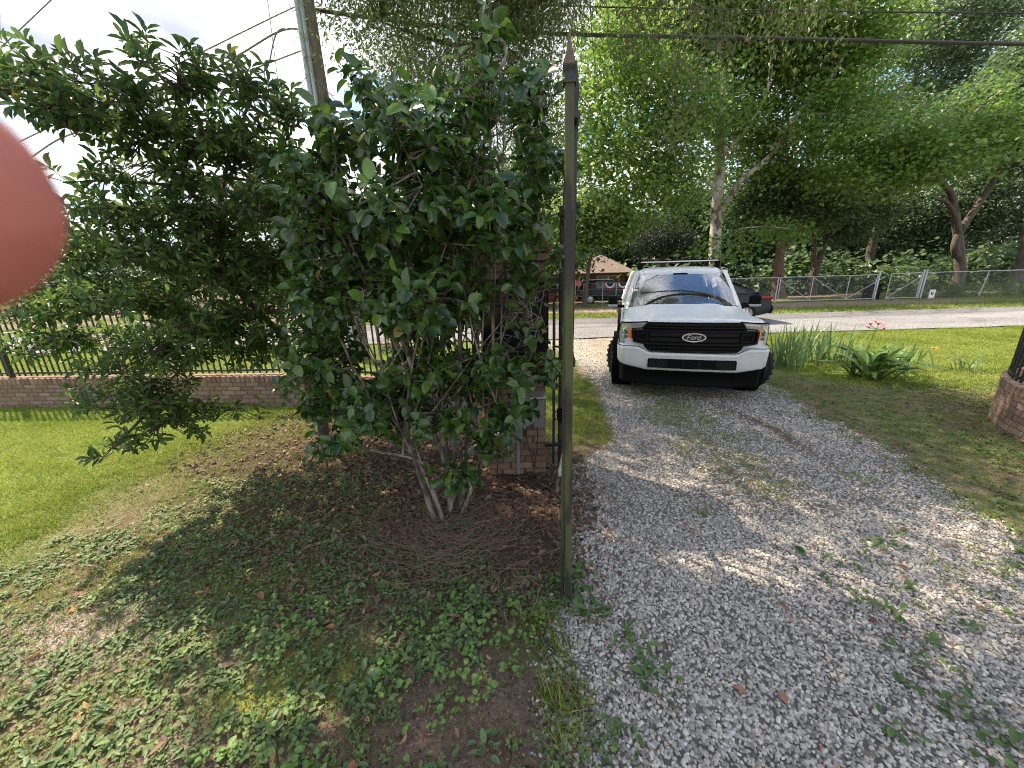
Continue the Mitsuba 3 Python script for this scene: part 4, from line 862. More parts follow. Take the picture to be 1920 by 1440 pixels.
wire('power_line', 'thick dark cable crossing above the truck in front of the trees', [(-3.5,8.9,6.66),(.85,9.5,6.49),(4.99,9.5,6.32),(10.74,9.5,6.08),(22,9.7,5.9)], .036)
wire('power_line', 'thin wire just under the top edge, above the thick cable', [(-3.5,8.9,7.12),(0.21,9.5,6.98),(10.56,9.5,6.6),(22,9.7,6.4)], .014)
wire('power_line', 'thin wire slanting through the sky in the top left corner', [(-8.0,6,3.9),(-6.44,6,4.8),(-5.61,6,5.28),(-3,6,6.8)], .006, 'm_wire_grey')
wire('power_line', 'straight wire rising to the utility pole from the left', [(-14,8.8,3.2),(-9.58,8.8,4.65),(-5.62,8.8,6.03),(-3.66,8.8,6.7)], .012, 'm_wire_grey')
wire('power_line', 'dark wire below the bush tip beside the left edge', [(-14,8.75,2.3),(-9.48,8.75,4.33),(-8.31,8.75,4.77),(-3.66,8.75,6.0)], .014, 'm_wire_grey')
wire('service_drop', 'bundled looping service cable fixed to the left of the pole', [(-6.6,8.7,5.3),(-5.04,8.7,5.86),(-4.3,8.7,6.18),(-3.9,8.7,6.28),(-3.66,8.7,6.22)], .017, 'm_wire_grey')
wire('service_drop', 'loose cable loop hanging below the bundled service cable', [(-5.0,8.7,5.86),(-4.75,8.7,5.62),(-4.45,8.7,5.7),(-4.25,8.7,6.1),(-3.95,8.7,6.26)], .013, 'm_wire_grey')
wire('guy_wire', 'thin vertical wire left of the utility pole', [(-4.14,8.6,7.6),(-4.27,8.6,5.0)], .007, 'm_wire_grey')
# bare vine branch to the right of the pole
wire('bare_branch', 'bare curved twig reaching from the pole towards the oak leaves', [(-3.4,8.8,6.05),(-3.3,8.8,6.3),(-3.0,8.75,6.42),(-2.3,8.6,6.35)], .006, 'm_bark_dark'); labels['bare_branch']['category'] = 'branch'

# ------------------------------------------------------------------ chain-link fence and gates beyond the road
def chain(parent, x0, x1, y, z0, z1, step=.075):
    a = []; H = z1 - z0
    for s in (1, -1):
        x = x0 - H
        while x < x1 + H:
            xa, xb = (x, x + H) if s > 0 else (x + H, x)
            za, zb = z0, z1; lo, hi = sorted((xa, xb))
            if hi > x0 and lo < x1:
                def cl(xx): return z0 + (xx - xa) / (xb - xa) * H
                p, q = max(lo, x0), min(hi, x1)
                a.append(tube([(p, y + .004 * s, cl(p)), (q, y + .004 * s, cl(q))], .0032, 3, False))
            x += step * 1.414
    part(parent, 'wire_mesh', cat(a), 'm_galv', kind='stuff')


def bar(parent, name, p, q, r=.022): return part(parent, name, tube([p, q], r, 8), 'm_galv', 40)


FY, FZ = 23.4, -.40
k = thing('chain_link_gate', 'wide chain-link driveway gate with diagonal braces behind the dark car', 'gate')
for x in (16.0, 17.93, 20.08, 21.7): bar(k, 'upright', (x, FY - .05, FZ + .05), (x, FY - .05, FZ + 1.46))
for z in (.08, 1.46): bar(k, 'rail', (16.0, FY - .05, FZ + z), (21.7, FY - .05, FZ + z))
bar(k, 'brace', (16.0, FY - .05, FZ + 1.3), (17.93, FY - .05, FZ + .1), .018)
bar(k, 'brace', (17.93, FY - .05, FZ + 1.4), (20.08, FY - .05, FZ + .1), .018)
bar(k, 'brace', (20.08, FY - .05, FZ + .1), (22.2, FY - .05, FZ + 1.35), .018)
chain(k, 16.0, 21.7, FY - .06, FZ + .08, FZ + 1.46)
k = thing('chain_link_gate', 'smaller chain-link gate with one rising brace next to the black bin', 'gate')
for x in (22.5, 24.3): bar(k, 'upright', (x, FY - .05, FZ + .05), (x, FY - .05, FZ + 1.5))
for z in (.08, 1.5): bar(k, 'rail', (22.5, FY - .05, FZ + z), (24.3, FY - .05, FZ + z))
bar(k, 'brace', (22.5, FY - .05, FZ + .1), (24.3, FY - .05, FZ + 1.3), .018)
chain(k, 22.5, 24.3, FY - .06, FZ + .08, FZ + 1.5)
k = thing('chain_link_fence', 'long grey chain-link fence across the road at the right', 'fence')
for x in (21.85, 24.45, 24.62): part(k, 'gate_post', tube([(x, FY, FZ - .1), (x, FY, FZ + 1.68)], .05, 10), 'm_galv', 40)
for x in (28.2, 32, 36, 40): bar(k, 'line_post', (x - .1, FY, FZ - .1), (x + .12, FY, FZ + 1.5), .03)
bar(k, 'top_rail', (24.6, FY, FZ + 1.5), (41, FY, FZ + 1.5), .022)
chain(k, 24.6, 41, FY - .03, FZ + .05, FZ + 1.5, .09)
k = thing('chain_link_fence', 'stretch of chain-link fence left of the driveway gate, partly behind the car', 'fence')
for x in (9.4, 12.6, 15.9): bar(k, 'line_post', (x, FY, FZ - .1), (x, FY, FZ + 1.46), .032)
bar(k, 'top_rail', (9.4, FY, FZ + 1.46), (15.9, FY, FZ + 1.46), .022)
chain(k, 9.4, 15.9, FY - .03, FZ + .05, FZ + 1.46, .09)
k = thing('trash_bin', 'black bin standing behind the chain-link gate post', 'bin')
part(k, 'body', rbox((22.25, FY + .7, FZ + .4), (.62, .6, .85), .06), 'm_dark_plastic', 30)
part(k, 'lid', rbox((22.25, FY + .68, FZ + .86), (.68, .68, .07), .03), 'm_black_plastic', 30)
k = thing('yard_sign', 'small white notice at the foot of the tall fence posts', 'sign')
part(k, 'board', rbox((24.95, FY - .3, FZ + .28), (.34, .03, .5), .01), 'm_white', 30)
part(k, 'print', prism(Point(0, 0).buffer(.09).difference(Point(.02, .02).buffer(.05)), .004).apply_transform(trimesh.transformations.rotation_matrix(math.pi / 2, [1, 0, 0])).apply_translation([24.95, FY - .317, FZ + .33]), 'm_dark_plastic')
k = thing('wagon_wheel', 'black iron wheel ornament behind the driveway gate', 'ornament')
part(k, 'rim', trimesh.creation.torus(.48, .03, major_sections=28, minor_sections=6).apply_transform(trimesh.transformations.rotation_matrix(math.pi / 2, [1, 0, 0])).apply_translation([17.6, 26, .62]), 'm_black_iron', 40)
for i in range(6):
    an = i * math.pi / 6
    part(k, 'spoke', tube([(17.6 - .48 * math.cos(an), 26, .62 - .48 * math.sin(an)), (17.6 + .48 * math.cos(an), 26, .62 + .48 * math.sin(an))], .014, 5), 'm_black_iron')
part(k, 'stand', tube([(17.6, 26, .15), (17.6, 26, -.6)], .03, 6), 'm_black_iron')
k = thing('garden_bench', 'grey wooden bench behind the fence near the right edge', 'bench')
bx, by, bz = 29.6, 21.9, -.33
part(k, 'seat', rbox((bx, by, bz + .2), (1.3, .3, .05), .01), 'm_old_steel')
for q in (-.5, .5): part(k, 'leg', rbox((bx + q, by, bz + .08), (.07, .26, .2), .01), 'm_old_steel')

# ------------------------------------------------------------------ brick house
k = thing('brick_house', 'low red brick house with a brown hipped shingle roof behind the black van', 'house')
hx0, hx1, hy0, hy1, hz, he = 2.6, 10.6, 36.5, 44.5, -1.15, 1.45
part(k, 'wall', cat(box(((hx0 + hx1) / 2, hy0 + .1, (hz + he) / 2), (hx1 - hx0, .2, he - hz)), box((hx1 - .1, (hy0 + hy1) / 2 + .1, (hz + he) / 2), (.2, hy1 - hy0 - .2, he - hz)), box((hx0 + .1, (hy0 + hy1) / 2 + .1, (hz + he) / 2), (.2, hy1 - hy0 - .2, he - hz))), 'm_house_brick')
a, b, c, d, r = hx0 - .7, hx1 + .8, hy0 - .9, hy1 + .6, 4.05
V = [(a, c, he), (b, c, he), (b, d, he), (a, d, he), (a + 3.6, (c + d) / 2, r), (b - 4.0, (c + d) / 2, r), (a, c, he - .16), (b, c, he - .16), (b, d, he - .16), (a, d, he - .16)]
rf = part(k, 'roof', tm(V, [(0, 1, 5), (0, 5, 4), (1, 2, 5), (2, 3, 4), (2, 4, 5), (3, 0, 4)]), 'm_shingle')
part(rf, 'fascia', tm(V, [(6, 7, 1), (6, 1, 0), (7, 8, 2), (7, 2, 1), (9, 6, 0), (9, 0, 3), (6, 8, 7), (6, 9, 8)]), 'm_trim_brown')
part(rf, 'vent_pipe', tube([(9.2, 38.3, 2.2), (9.2, 38.3, 2.75)], .07, 8), 'm_white')
for x, w in ((8.55, .95), (9.6, .85), (6.9, .8), (4.4, 1.2)):
    wk = part(k, 'window', rbox((x, hy0 - .02, .55), (w + .14, .06, 1.3), .01), 'm_cream')
    part(wk, 'pane', box((x, hy0 - .055, .55), (w, .012, 1.15)), 'm_dark_glass')
    part(wk, 'bar', box((x, hy0 - .066, .55), (w, .014, .04)), 'm_cream')
for x in (7.45, 7.75, 5.6): part(k, 'porch_post', rbox((x, hy0 - .7, (hz + he) / 2), (.12, .12, he - hz - .16), .01), 'm_trim_brown')
# ------------------------------------------------------------------ white pickup truck (local: x right in the photo, y back from the nose, z up)
class Car:
    def __init__(self, key, x, y, yaw, z=0.0):
        c, s = math.cos(yaw), math.sin(yaw)
        self.k = key; self.M = np.array([[c, s, 0, x], [-s, c, 0, y], [0, 0, 1, z], [0, 0, 0, 1.]])

    def add(self, name, m, b, smooth=30, parent=None, **t):
        m = m.copy(); m.apply_transform(self.M)
        return part(parent or self.k, name, m, b, smooth, **t)


def nose(x):
    p = np.abs(x) / .985
    return .1 * p ** 2.2 + .13 * np.clip((p - .80) / .20, 0, 1.1) ** 2.4


def front_piece(poly, y0, dep, bend=.07, w=.9, seg=.05):
    """outline in x-z, facing the viewer at y0, following the nose's curve"""
    x0, _, x1, _ = poly.bounds; n = max(1, int((x1 - x0) / max(seg, .06))); out = []
    for i in range(n):
        q = poly.intersection(sbox(x0 + (x1 - x0) * i / n, -9, x0 + (x1 - x0) * (i + 1) / n, 9))
        for g in getattr(q, 'geoms', [q]):
            if g.geom_type == 'Polygon' and g.area > 1e-9: out.append(prism(g, dep))
    m = cat(out); v = m.vertices
    nv = np.stack([v[:, 0], y0 + dep - v[:, 2] + (nose(v[:, 0]) if bend is None else bend * (v[:, 0] / w) ** 2), v[:, 1]], -1)
    return tm(nv, m.faces)


def mirx(p): return Polygon([(-x, z) for x, z in p.exterior.coords][::-1], [[(-x, z) for x, z in h.coords] for h in p.interiors])
def rpoly(pts, r): return Polygon(pts).buffer(-r, join_style=1).buffer(2 * r, join_style=1, quad_segs=4).buffer(-r, join_style=1, quad_segs=4) if r else Polygon(pts)


def ring_loft(levels, fn, cap=True):
    R = np.array([fn(*l) for l in levels]); n = R.shape[1]
    m = grid(R, closed=True); v, f = m.vertices, m.faces
    if cap:
        v = np.vstack([v, R[0].mean(0), R[-1].mean(0)]); j = np.arange(n); o = (len(R) - 1) * n
        f = np.vstack([f, np.stack([j, (j + 1) % n, 0 * j + len(v) - 2], 1), np.stack([o + (j + 1) % n, o + j, 0 * j + len(v) - 1], 1)])
    m = tm(v, f); m.fix_normals(); return m


def wheel(car, x, y, R, w, side, steer, rim_mat, spokes, name='wheel'):
    M = trimesh.transformations.rotation_matrix(math.pi / 2, [0, 1, 0])
    rr = R * .64
    prof = [(rr, -w * .40), (R * .84, -w * .5), (R * .955, -w * .46), (R, -w * .36), (R, -w * .2), (R * .975, -w * .19), (R * .975, -w * .15), (R, -w * .14), (R, w * .14), (R * .975, w * .15), (R * .975, w * .19), (R, w * .2), (R, w * .36), (R * .955, w * .46), (R * .84, w * .5), (rr, w * .40)]
    ty = lathe(prof, 40)
    tb = [rot(box((0, .985 * R, q * w * .41), (R * .10, R * .015, w * .16)), i * 2 * math.pi / 26, [0, 0, 1]) for i in range(26) for q in (-1, 1)]
    disc = lathe([(0, w * .20), (R * .12, w * .24), (R * .16, w * .18), (R * .5, w * .10), (R * .585, w * .2), (R * .60, w * .38), (R * .66, w * .44), (R * .66, w * .40), (R * .62, -w * .3)], 40)
    sp = [rot(prism(Polygon([(-R * .035, R * .1), (R * .035, R * .1), (R * .085, R * .6), (-R * .085, R * .6)]), w * .1).apply_translation([0, 0, w * .17]), i * 2 * math.pi / spokes, [0, 0, 1]) for i in range(spokes)]
    bl = [rot(trimesh.creation.cylinder(R * .018, w * .06, sections=6).apply_translation([0, R * .63, w * .44]), i * 2 * math.pi / 20, [0, 0, 1]) for i in range(20)]

    def place(m):
        m = m.copy(); m.apply_transform(trimesh.transformations.rotation_matrix(math.pi / 2 * side, [0, 1, 0])); rotz(m, steer); return move(m, x, y, R)
    k = car.add(name, place(ty), 'm_rubber', 35)
    car.add('tread', place(cat(tb)), 'm_rubber', False, k, kind='stuff')
    car.add('rim', place(disc), rim_mat, 35, k)
    for s in sp: car.add('spoke', place(s), rim_mat, False, k)
    if spokes > 6: car.add('rim_bolts', place(cat(bl)), 'm_alu', False, k)
    return k


k = thing('pickup_truck', 'white full-size pickup truck parked on the gravel drive facing the camera', 'pickup truck')
tr = Car(k, 2.49, 5.18, .285)
W = 1.0


def plan(z, w, n, bend=.1, corner=.13, back=5.75, bw=None):
    t = np.linspace(-1, 1, 33); px = np.sin(t * np.pi / 2)
    fy = n + bend * np.abs(px) ** 2.2 + corner * np.clip((np.abs(px) - .80) / .20, 0, 1) ** 2.4
    P = [(w * p, q, z) for p, q in zip(px, fy)]
    sy = [.5, .95, 1.4, 2.2, 3.2, 4.2, 5.2, back - .05]
    return np.array(P + [(w, q, z) for q in sy] + [(w - .06, back, z), (-(w - .06), back, z)] + [(-w, q, z) for q in sy[::-1]])


body = ring_loft([(.42, .90, .22), (.46, .955, .17), (.60, .985, .15), (.76, .99, .14), (.90, .985, .12), (1.02, .975, .12), (1.09, .96, .13), (1.13, .935, .15), (1.155, .90, .19), (1.165, .86, .24)], lambda z, w, n: plan(z, w, n))
bm = to_m3(body)
for yy in (.98, 4.65):
    for s in (-1, 1):
        cyl = from_m3(m3.Manifold.cylinder(.34, .455, .455, 36).rotate([0, 90, 0]).translate([-.17, 0, 0]).translate([s * .93, yy, .42]))
        bm = bm - to_m3(cyl)
tr.add('body', from_m3(bm), 'm_white_paint', 30)
for yy in (.98, 4.65):
    for s in (-1, 1):
        tr.add('wheel_well', move(rot(lathe([(.45, -.15), (.45, .16)], 30), math.pi / 2, [0, 1, 0]), s * .92, yy, .42), 'm_black_plastic')
# bonnet
xs = np.concatenate([np.linspace(-.93, -.62, 8), np.linspace(-.58, .58, 21), np.linspace(.62, .93, 8)]); ys = np.concatenate([[0, .015, .04, .08], np.linspace(.14, 1, 14)])
Hd = []
for u in ys:
    row = []
    for x in xs:
        a = abs(x) / .93; y0 = .105 + .075 * a ** 2 + .03 * max(0, a - .8) * 5
        y = y0 + u * (1.30 + .10 * a ** 2 - y0)
        z = 1.115 + .055 * min(1, u / .06) ** .5 + .092 * u - .03 * a ** 3 - .085 * max(0, (a - .86) / .14) ** 2
        rid = .026 * np.clip((.60 - abs(x)) / .05, 0, 1) * np.clip((u - .05) / .2, 0, 1)
        rid -= .014 * np.clip((.36 - abs(x) + .14 * u) / .05, 0, 1) * np.clip((u - .2) / .2, 0, 1) * np.clip((.98 - u) / .1, 0, 1)
        row.append((x, y, z + rid))
    Hd.append(row)
tr.add('hood', grid(Hd), 'm_white_paint', True)
for s in (-1, 1):
    tr.add('hood_seam', tube([(s * .925, .30, 1.118), (s * .935, .8, 1.135), (s * .935, 1.4, 1.15)], .004, 4), 'm_dark_plastic')
# bumper
bx_ = np.linspace(-1, 1, 61); px = np.sin(bx_ * np.pi / 2)
path = [(-1.0, .62), (-1.0, .45)] + [(p, .0 + .055 * abs(p) ** 2.2 + .20 * np.clip((abs(p) - .90) / .1, 0, 1) ** 2.2) for p in px] + [(1.0, .45), (1.0, .62)]
rows = []
for x, y in path:
    ax = abs(x); top = .735 + .075 * np.clip((ax - .56) / .14, 0, 1); bot = .47 + .075 * np.clip((ax - .60) / .40, 0, 1); e = 1 - .02 / max(ax, .3)
    rows.append([(x * .96, y + .10, top + .004), (x * .985, y + .012, top), (x, y - .012, top - .022), (x, y - .002, top - .05), (x * .997, y, (top + bot) / 2), (x * .99, y + .01, bot + .03), (x * .975, y + .035, bot), (x * .94, y + .12, bot)])
bp = tr.add('bumper', grid(rows), 'm_white_paint', 40)
fp = lambda poly, y0, dep=.03, **kw: front_piece(poly, y0, dep, **kw)
tr.add('intake', fp(rpoly([(-.57, .515), (.57, .515), (.565, .645), (-.565, .645)], .015), -.024, .03, bend=.05), 'm_black_plastic', False, bp)
for s in (-1, 1):
    P = [(s * .30, .525), (s * .555, .525), (s * .55, .638), (s * .31, .638)]
    tr.add('fog_blank', fp(rpoly(P if s > 0 else P[::-1], .012), -.034, .03, bend=.05), 'm_dark_plastic', False, bp)
    tr.add('intake_strut', fp(sbox(min(s * .09, s * .115), .52, max(s * .09, s * .115), .64), -.032, .02, bend=.05), 'm_dark_plastic', False, bp)
gap = [(x * 1.0, y - .013, .739 + .075 * np.clip((abs(x) - .56) / .14, 0, 1)) for x, y in path]
tr.add('bumper_gap', tube(gap, .005, 4), 'm_black_plastic', False, bp)
crease = [(x * 1.0, y - .004, .688 + .075 * np.clip((abs(x) - .56) / .14, 0, 1)) for x, y in path]
tr.add('bumper_crease', tube(crease, .0045, 5), 'm_white_paint', True, bp)
# body-coloured strip between grille and bumper
tr.add('fascia_strip', fp(Polygon([(-.84, .735), (.84, .735), (.90, .80), (.88, .90), (-.88, .90), (-.90, .80)]), .05, .08, bend=.09), 'm_white_paint', 30)
# air dam
rows = []
for x, y in path[1:-1]:
    ax = abs(x); x *= .955; top = .50 + .06 * np.clip((ax - .6) / .4, 0, 1); bot = .235 + .02 * np.clip((ax - .5) / .4, 0, 1)
    rows.append([(x, y + .055, top), (x, y + .045, top - .07), (x, y + .085 + .02 * (ax < .6), .37), (x, y + .06, bot + .03), (x, y + .075, bot), (x, y + .2, bot + .02)])
tr.add('air_dam', grid(rows), 'm_black_plastic', 40)
# grille
gp = rpoly([(-.60, 1.145), (-.66, 1.05), (-.64, .83), (-.58, .725), (.58, .725), (.64, .83), (.66, 1.05), (.60, 1.145)], .03)
gr = tr.add('grille', fp(gp, .04, .06), 'm_black_plastic', False)
for z, h, hw in ((1.118, .022, .57), (1.078, .016, .60), (.80, .018, .60), (.757, .02, .57), (.842, .012, .62)):
    tr.add('bar', fp(rpoly([(-hw, z - h / 2), (hw, z - h / 2), (hw, z + h / 2), (-hw, z + h / 2)], .004), .015, .04), 'm_dark_plastic', False, gr)
fo = rpoly([(-.80, 1.045), (-.79, .87), (-.66, .845), (.66, .845), (.79, .87), (.80, 1.045)], .02)
fi = rpoly([(-.775, 1.025), (-.765, .888), (-.65, .868), (.65, .868), (.765, .888), (.775, 1.025)], .016)
tr.add('frame', fp(fo.difference(fi), -.012, .05), 'm_dark_plastic', False, gr)
tr.add('frame_back', fp(fi.buffer(.01), .012, .03), 'm_black_plastic', False, gr)
for z, h in ((.99, .052), (.915, .05)):
    tr.add('crossbar', fp(rpoly([(-.56, z - h / 2), (.56, z - h / 2), (.56, z + h / 2), (-.56, z + h / 2)], .01), -.006, .03), 'm_dark_plastic', False, gr)
for s in (-1, 1):
    P = [(s * .59, .885), (s * .74, .9), (s * .745, 1.01), (s * .59, 1.01)]
    q = Polygon(P if s > 0 else P[::-1])
    tr.add('pocket_frame', fp(q.difference(q.buffer(-.02)), -.002, .03), 'm_dark_plastic', False, gr)
ell = lambda a, b: Polygon([(a * math.cos(t), .957 + b * math.sin(t)) for t in np.linspace(0, 2 * math.pi, 41)[:-1]])
em = tr.add('emblem', fp(ell(.148, .058), -.032, .03, seg=1), 'm_black_gloss', False, gr)
tr.add('emblem_ring', fp(ell(.152, .062).difference(ell(.135, .047)), -.038, .02, seg=1), 'm_alu', False, em)
tx = meshkit.text_mesh('Ford', .058, .006); c0 = tx.bounds.mean(0); v = tx.vertices - c0
v = np.stack([(v[:, 0] + .25 * v[:, 1]) * 1.02, -.036 - v[:, 2], .957 + v[:, 1]], -1)
tx = tm(v, tx.faces); tx.fix_normals(); tr.add('emblem_script', tx, 'm_alu', False, em)
# headlights
for s in (-1, 1):
    def F(pts): return Polygon([(s * x, z) for x, z in (pts if s > 0 else pts[::-1])])
    hl = F([(.60, 1.135), (.955, 1.105), (.975, .97), (.965, .80), (.66, .765), (.69, .84), (.805, .862), (.815, 1.052), (.665, 1.07)]).buffer(.004)
    kk = dict(bend=None)
    h = tr.add('headlight', fp(hl, .092, .06, **kk), 'm_lens_grey', False)
    tr.add('housing_edge', fp(hl.buffer(.012).difference(hl), .089, .06, **kk), 'm_black_plastic', False, h)
    tr.add('marker', fp(F([(.812, 1.04), (.85, 1.04), (.845, .85), (.805, .858)]), .082, .03, **kk), 'm_amber', False, h)
    tr.add('projector', fp(F([(.86, 1.09), (.945, 1.085), (.95, 1.045), (.862, 1.045)]), .085, .02, **kk), 'm_reflector', False, h)
    for z in (1.03, .945, .875): tr.add('light_bar', fp(F([(.862, z), (.955, z - .004), (.955, z - .018), (.862, z - .014)]), .084, .02, **kk), 'm_reflector', False, h)
    for z in (.96, .89): tr.add('reflector', fp(F([(.87, z + .05), (.905, z + .05), (.905, z), (.87, z)]), .087, .02, **kk), 'm_rim_dark', False, h)
    tr.add('light_strip', fp(F([(.64, 1.118), (.82, 1.104), (.82, 1.09), (.655, 1.10)]), .086, .02, **kk), 'm_reflector', False, h)
    tr.add('lower_strip', fp(F([(.69, .80), (.88, .83), (.88, .812), (.70, .782)]), .086, .02, **kk), 'm_reflector', False, h)
# cab
def cabx(y, z): return 0
ws_b = lambda x: (1.36 + .14 * (x / .87) ** 2, 1.245); ws_t = lambda x: (2.00 + .10 * (x / .67) ** 2, 1.735 + .022 * (1 - (x / .67) ** 2))
rows = []
for t in np.linspace(0, 1, 13):
    r = []
    for x in np.linspace(-1, 1, 19):
        (yb, zb), (yt, zt) = ws_b(x * .87), ws_t(x * .70); hw = .87 + (.70 - .87) * t
        bul = .035 * math.sin(math.pi * t)
        r.append((x * hw, yb + (yt - yb) * t - bul * .7, zb + (zt - zb) * t + bul * .6))
    rows.append(r)
tr.add('windshield', grid(rows), 'm_pane', True)
rows = []
for y in np.concatenate([[2.03, 2.05, 2.1], np.linspace(2.2, 3.85, 10), [3.92, 3.96]]):
    r = []
    for x in np.linspace(-1, 1, 25):
        e = abs(x); yy = y + (.11 * x * x if y < 2.3 else 0)
        z = 1.75 + .105 * np.clip((y - 2.03) / .2, 0, 1) ** .6 + .02 * math.sin(math.pi * np.clip((y - 2.03) / 1.95, 0, 1)) - .018 * e ** 2 - .11 * max(0, (e - .84) / .16) ** 2
        r.append((x * (.745 + .02 * math.sin(math.pi * np.clip((y - 2) / 2, 0, 1))), yy, z))
    rows.append(r)
tr.add('roof', grid(rows), 'm_white_paint', True)
for s in (-1, 1):
    pil = []
    for t in np.linspace(0, 1, 9):
        x = .89 + (.722 - .89) * t; y = 1.49 + (2.12 - 1.49) * t; z = 1.19 + (1.80 - 1.19) * t; bl = .03 * math.sin(math.pi * t)
        pil.append([(s * (x - .035), y - .028 - bl * .5, z + bl * .6), (s * (x + .02), y - .01 - bl * .3, z + bl * .5), (s * (x + .05), y + .05, z + bl * .3), (s * (x + .03), y + .09, z), (s * (x - .02), y + .05, z)])
    tr.add('pillar', grid(pil, closed=True), 'm_white_paint', 50)
    side = [(1.55, 1.20), (2.18, 1.75), (3.75, 1.75), (3.95, 1.20)]
    xz = lambda z: .925 - (z - 1.2) * .31
    tr.add('side_window', tm([(s * xz(z), y, z) for y, z in side], [(0, 1, 2), (0, 2, 3)]), 'm_dark_glass', False)
    tr.add('door_frame', cat(*[tube([(s * (xz(z0) + .008), y0, z0), (s * (xz(z1) + .008), y1, z1)], r, 6) for (y0, z0), (y1, z1), r in (((2.14, 1.77), (3.8, 1.77), .04), ((3.78, 1.77), (3.98, 1.18), .07), ((2.85, 1.18), (2.85, 1.77), .05))]), 'm_white_paint', 40)
    tr.add('shoulder', tm([(s * .86, 1.35, 1.16), (s * .935, 1.35, 1.13), (s * .955, 1.5, 1.14), (s * .96, 4.1, 1.16), (s * .90, 4.1, 1.205), (s * .895, 1.55, 1.205)], [(0, 1, 2), (0, 2, 5), (2, 3, 4), (2, 4, 5)]), 'm_white_paint', 40)
tr.add('rear_window', box((0, 3.98, 1.5), (1.3, .02, .55)), 'm_dark_glass', False)
tr.add('bed', cat(box((.93, 4.9, 1.22), (.08, 1.75, .17)), box((-.93, 4.9, 1.22), (.08, 1.75, .17)), box((0, 5.7, 1.22), (1.78, .08, .17)), box((0, 4.08, 1.25), (1.78, .06, .2))), 'm_white_paint', False)
# cabin
tr.add('cowl', grid([[(x, 1.25 + .12 * (x / .85) ** 2 + .01, 1.215), (x, 1.40 + .14 * (x / .85) ** 2, 1.243)] for x in np.linspace(-.86, .86, 15)]), 'm_black_plastic')
ds = tr.add('dashboard', rbox((0, 1.86, 1.18), (1.56, .62, .08), .03), 'm_interior', 40)
tr.add('instrument_hood', rbox((.38, 1.86, 1.24), (.42, .3, .08), .03), 'm_interior', 40, ds)
tr.add('papers', cat(rbox((.30, 1.62, 1.232), (.34, .2, .02), .008, .3), rbox((.44, 1.66, 1.25), (.22, .16, .02), .008, -.4), rbox((.12, 1.60, 1.225), (.2, .14, .012), .005, -.2)), 'm_white', False, ds)
tr.add('mat_pad', rbox((-.18, 1.62, 1.225), (.24, .14, .01), .004, .1), 'm_white', False, ds)
for x in (-.38, .38):
    st = tr.add('seat', rbox((x, 2.75, 1.25), (.5, .16, .5), .06), 'm_interior', 40)
    tr.add('headrest', rbox((x, 2.76, 1.58), (.27, .1, .18), .04), 'm_interior', 40, st)
tr.add('steering_wheel', rot(trimesh.creation.torus(.18, .016, major_sections=28, minor_sections=8), 1.1, [1, 0, 0]).apply_translation([.38, 2.08, 1.27]), 'm_black_plastic', 40)
tr.add('cab_floor', box((0, 2.7, 1.171), (1.7, 2.6, .008)), 'm_interior', False)
tr.add('headliner', box((0, 3.0, 1.80), (1.15, 1.6, .01)), 'm_lens_grey', False)
for s in (-1, 1): tr.add('inner_pillar', tube([(s * .77, 1.62, 1.2), (s * .6, 2.14, 1.74)], .03, 6), 'm_lens_grey', 40)
tr.add('rear_view_mirror', rbox((0, 2.0, 1.735), (.24, .03, .07), .012), 'm_black_plastic', 40)
for x0, x1, y1, z1 in ((-.62, -.04, 1.39, 1.262), (.60, .0, 1.40, 1.268)):
    w = tr.add('wiper', tube([(x0, 1.43 + .1 * x0 * x0, 1.258), ((x0 + x1) / 2, 1.39, 1.273), (x1, y1, z1)], .010, 5), 'm_black_plastic', True)
# mirrors
for s in (-1, 1):
    mr = tr.add('mirror', rbox((s * 1.13, 1.62, 1.315), (.165, .12, .18), .035), 'm_black_plastic', 40)
    tr.add('lower_cap', rbox((s * 1.13, 1.605, 1.24), (.17, .11, .05), .02), 'm_lens_grey', 40, mr)
    tr.add('mirror_glass', rbox((s * 1.13, 1.68, 1.315), (.13, .008, .16), .003), 'm_reflector', False, mr)
    tr.add('arm', rbox((s * 1.0, 1.63, 1.225), (.2, .07, .05), .018), 'm_black_plastic', 40, mr)
# roof rack
rk = tr.add('roof_rack', cat(rbox((0, 2.46, 1.975), (1.38, .085, .05), .012), rbox((0, 3.5, 1.975), (1.38, .07, .04), .012)), 'm_black_plastic', 30)
tr.add('front_strip', rbox((0, 2.412, 1.972), (1.34, .012, .022), .004), 'm_alu', False, rk)
for s in (-1, 1):
    for y in (2.46, 3.5):
        tr.add('foot', rbox((s * .665, y, 1.88), (.08, .12, .17), .02), 'm_black_plastic', 30, rk)
    tr.add('side_rail', rbox((s * .66, 2.98, 1.97), (.035, 1.0, .035), .01), 'm_black_plastic', 30, rk)
for i, x in enumerate(np.linspace(.05, .6, 7)):
    tr.add('strap', tube([(x, 2.6, 2.0), (x + .02, 2.62, 2.04 + .015 * (i % 3)), (x + .05, 2.62, 2.0)], .008, 5), 'm_dark_plastic', True, rk)
tr.add('antenna', tube([(-.80, 1.32, 1.17), (-.80, 1.34, 1.6)], .004, 5), 'm_black_plastic')
st = .58
wheel(tr, .92, .98, .405, .29, 1, st, 'm_rim_dark', 8); wheel(tr, -.845, .98, .405, .30, -1, st, 'm_rim_dark', 8)
wheel(tr, .92, 4.65, .405, .30, 1, 0, 'm_rim_dark', 8); wheel(tr, -.92, 4.65, .405, .30, -1, 0, 'm_rim_dark', 8)
tr.add('underbody', rbox((0, 2.6, .42), (1.3, 4.6, .16), .03), 'm_black_plastic', False)

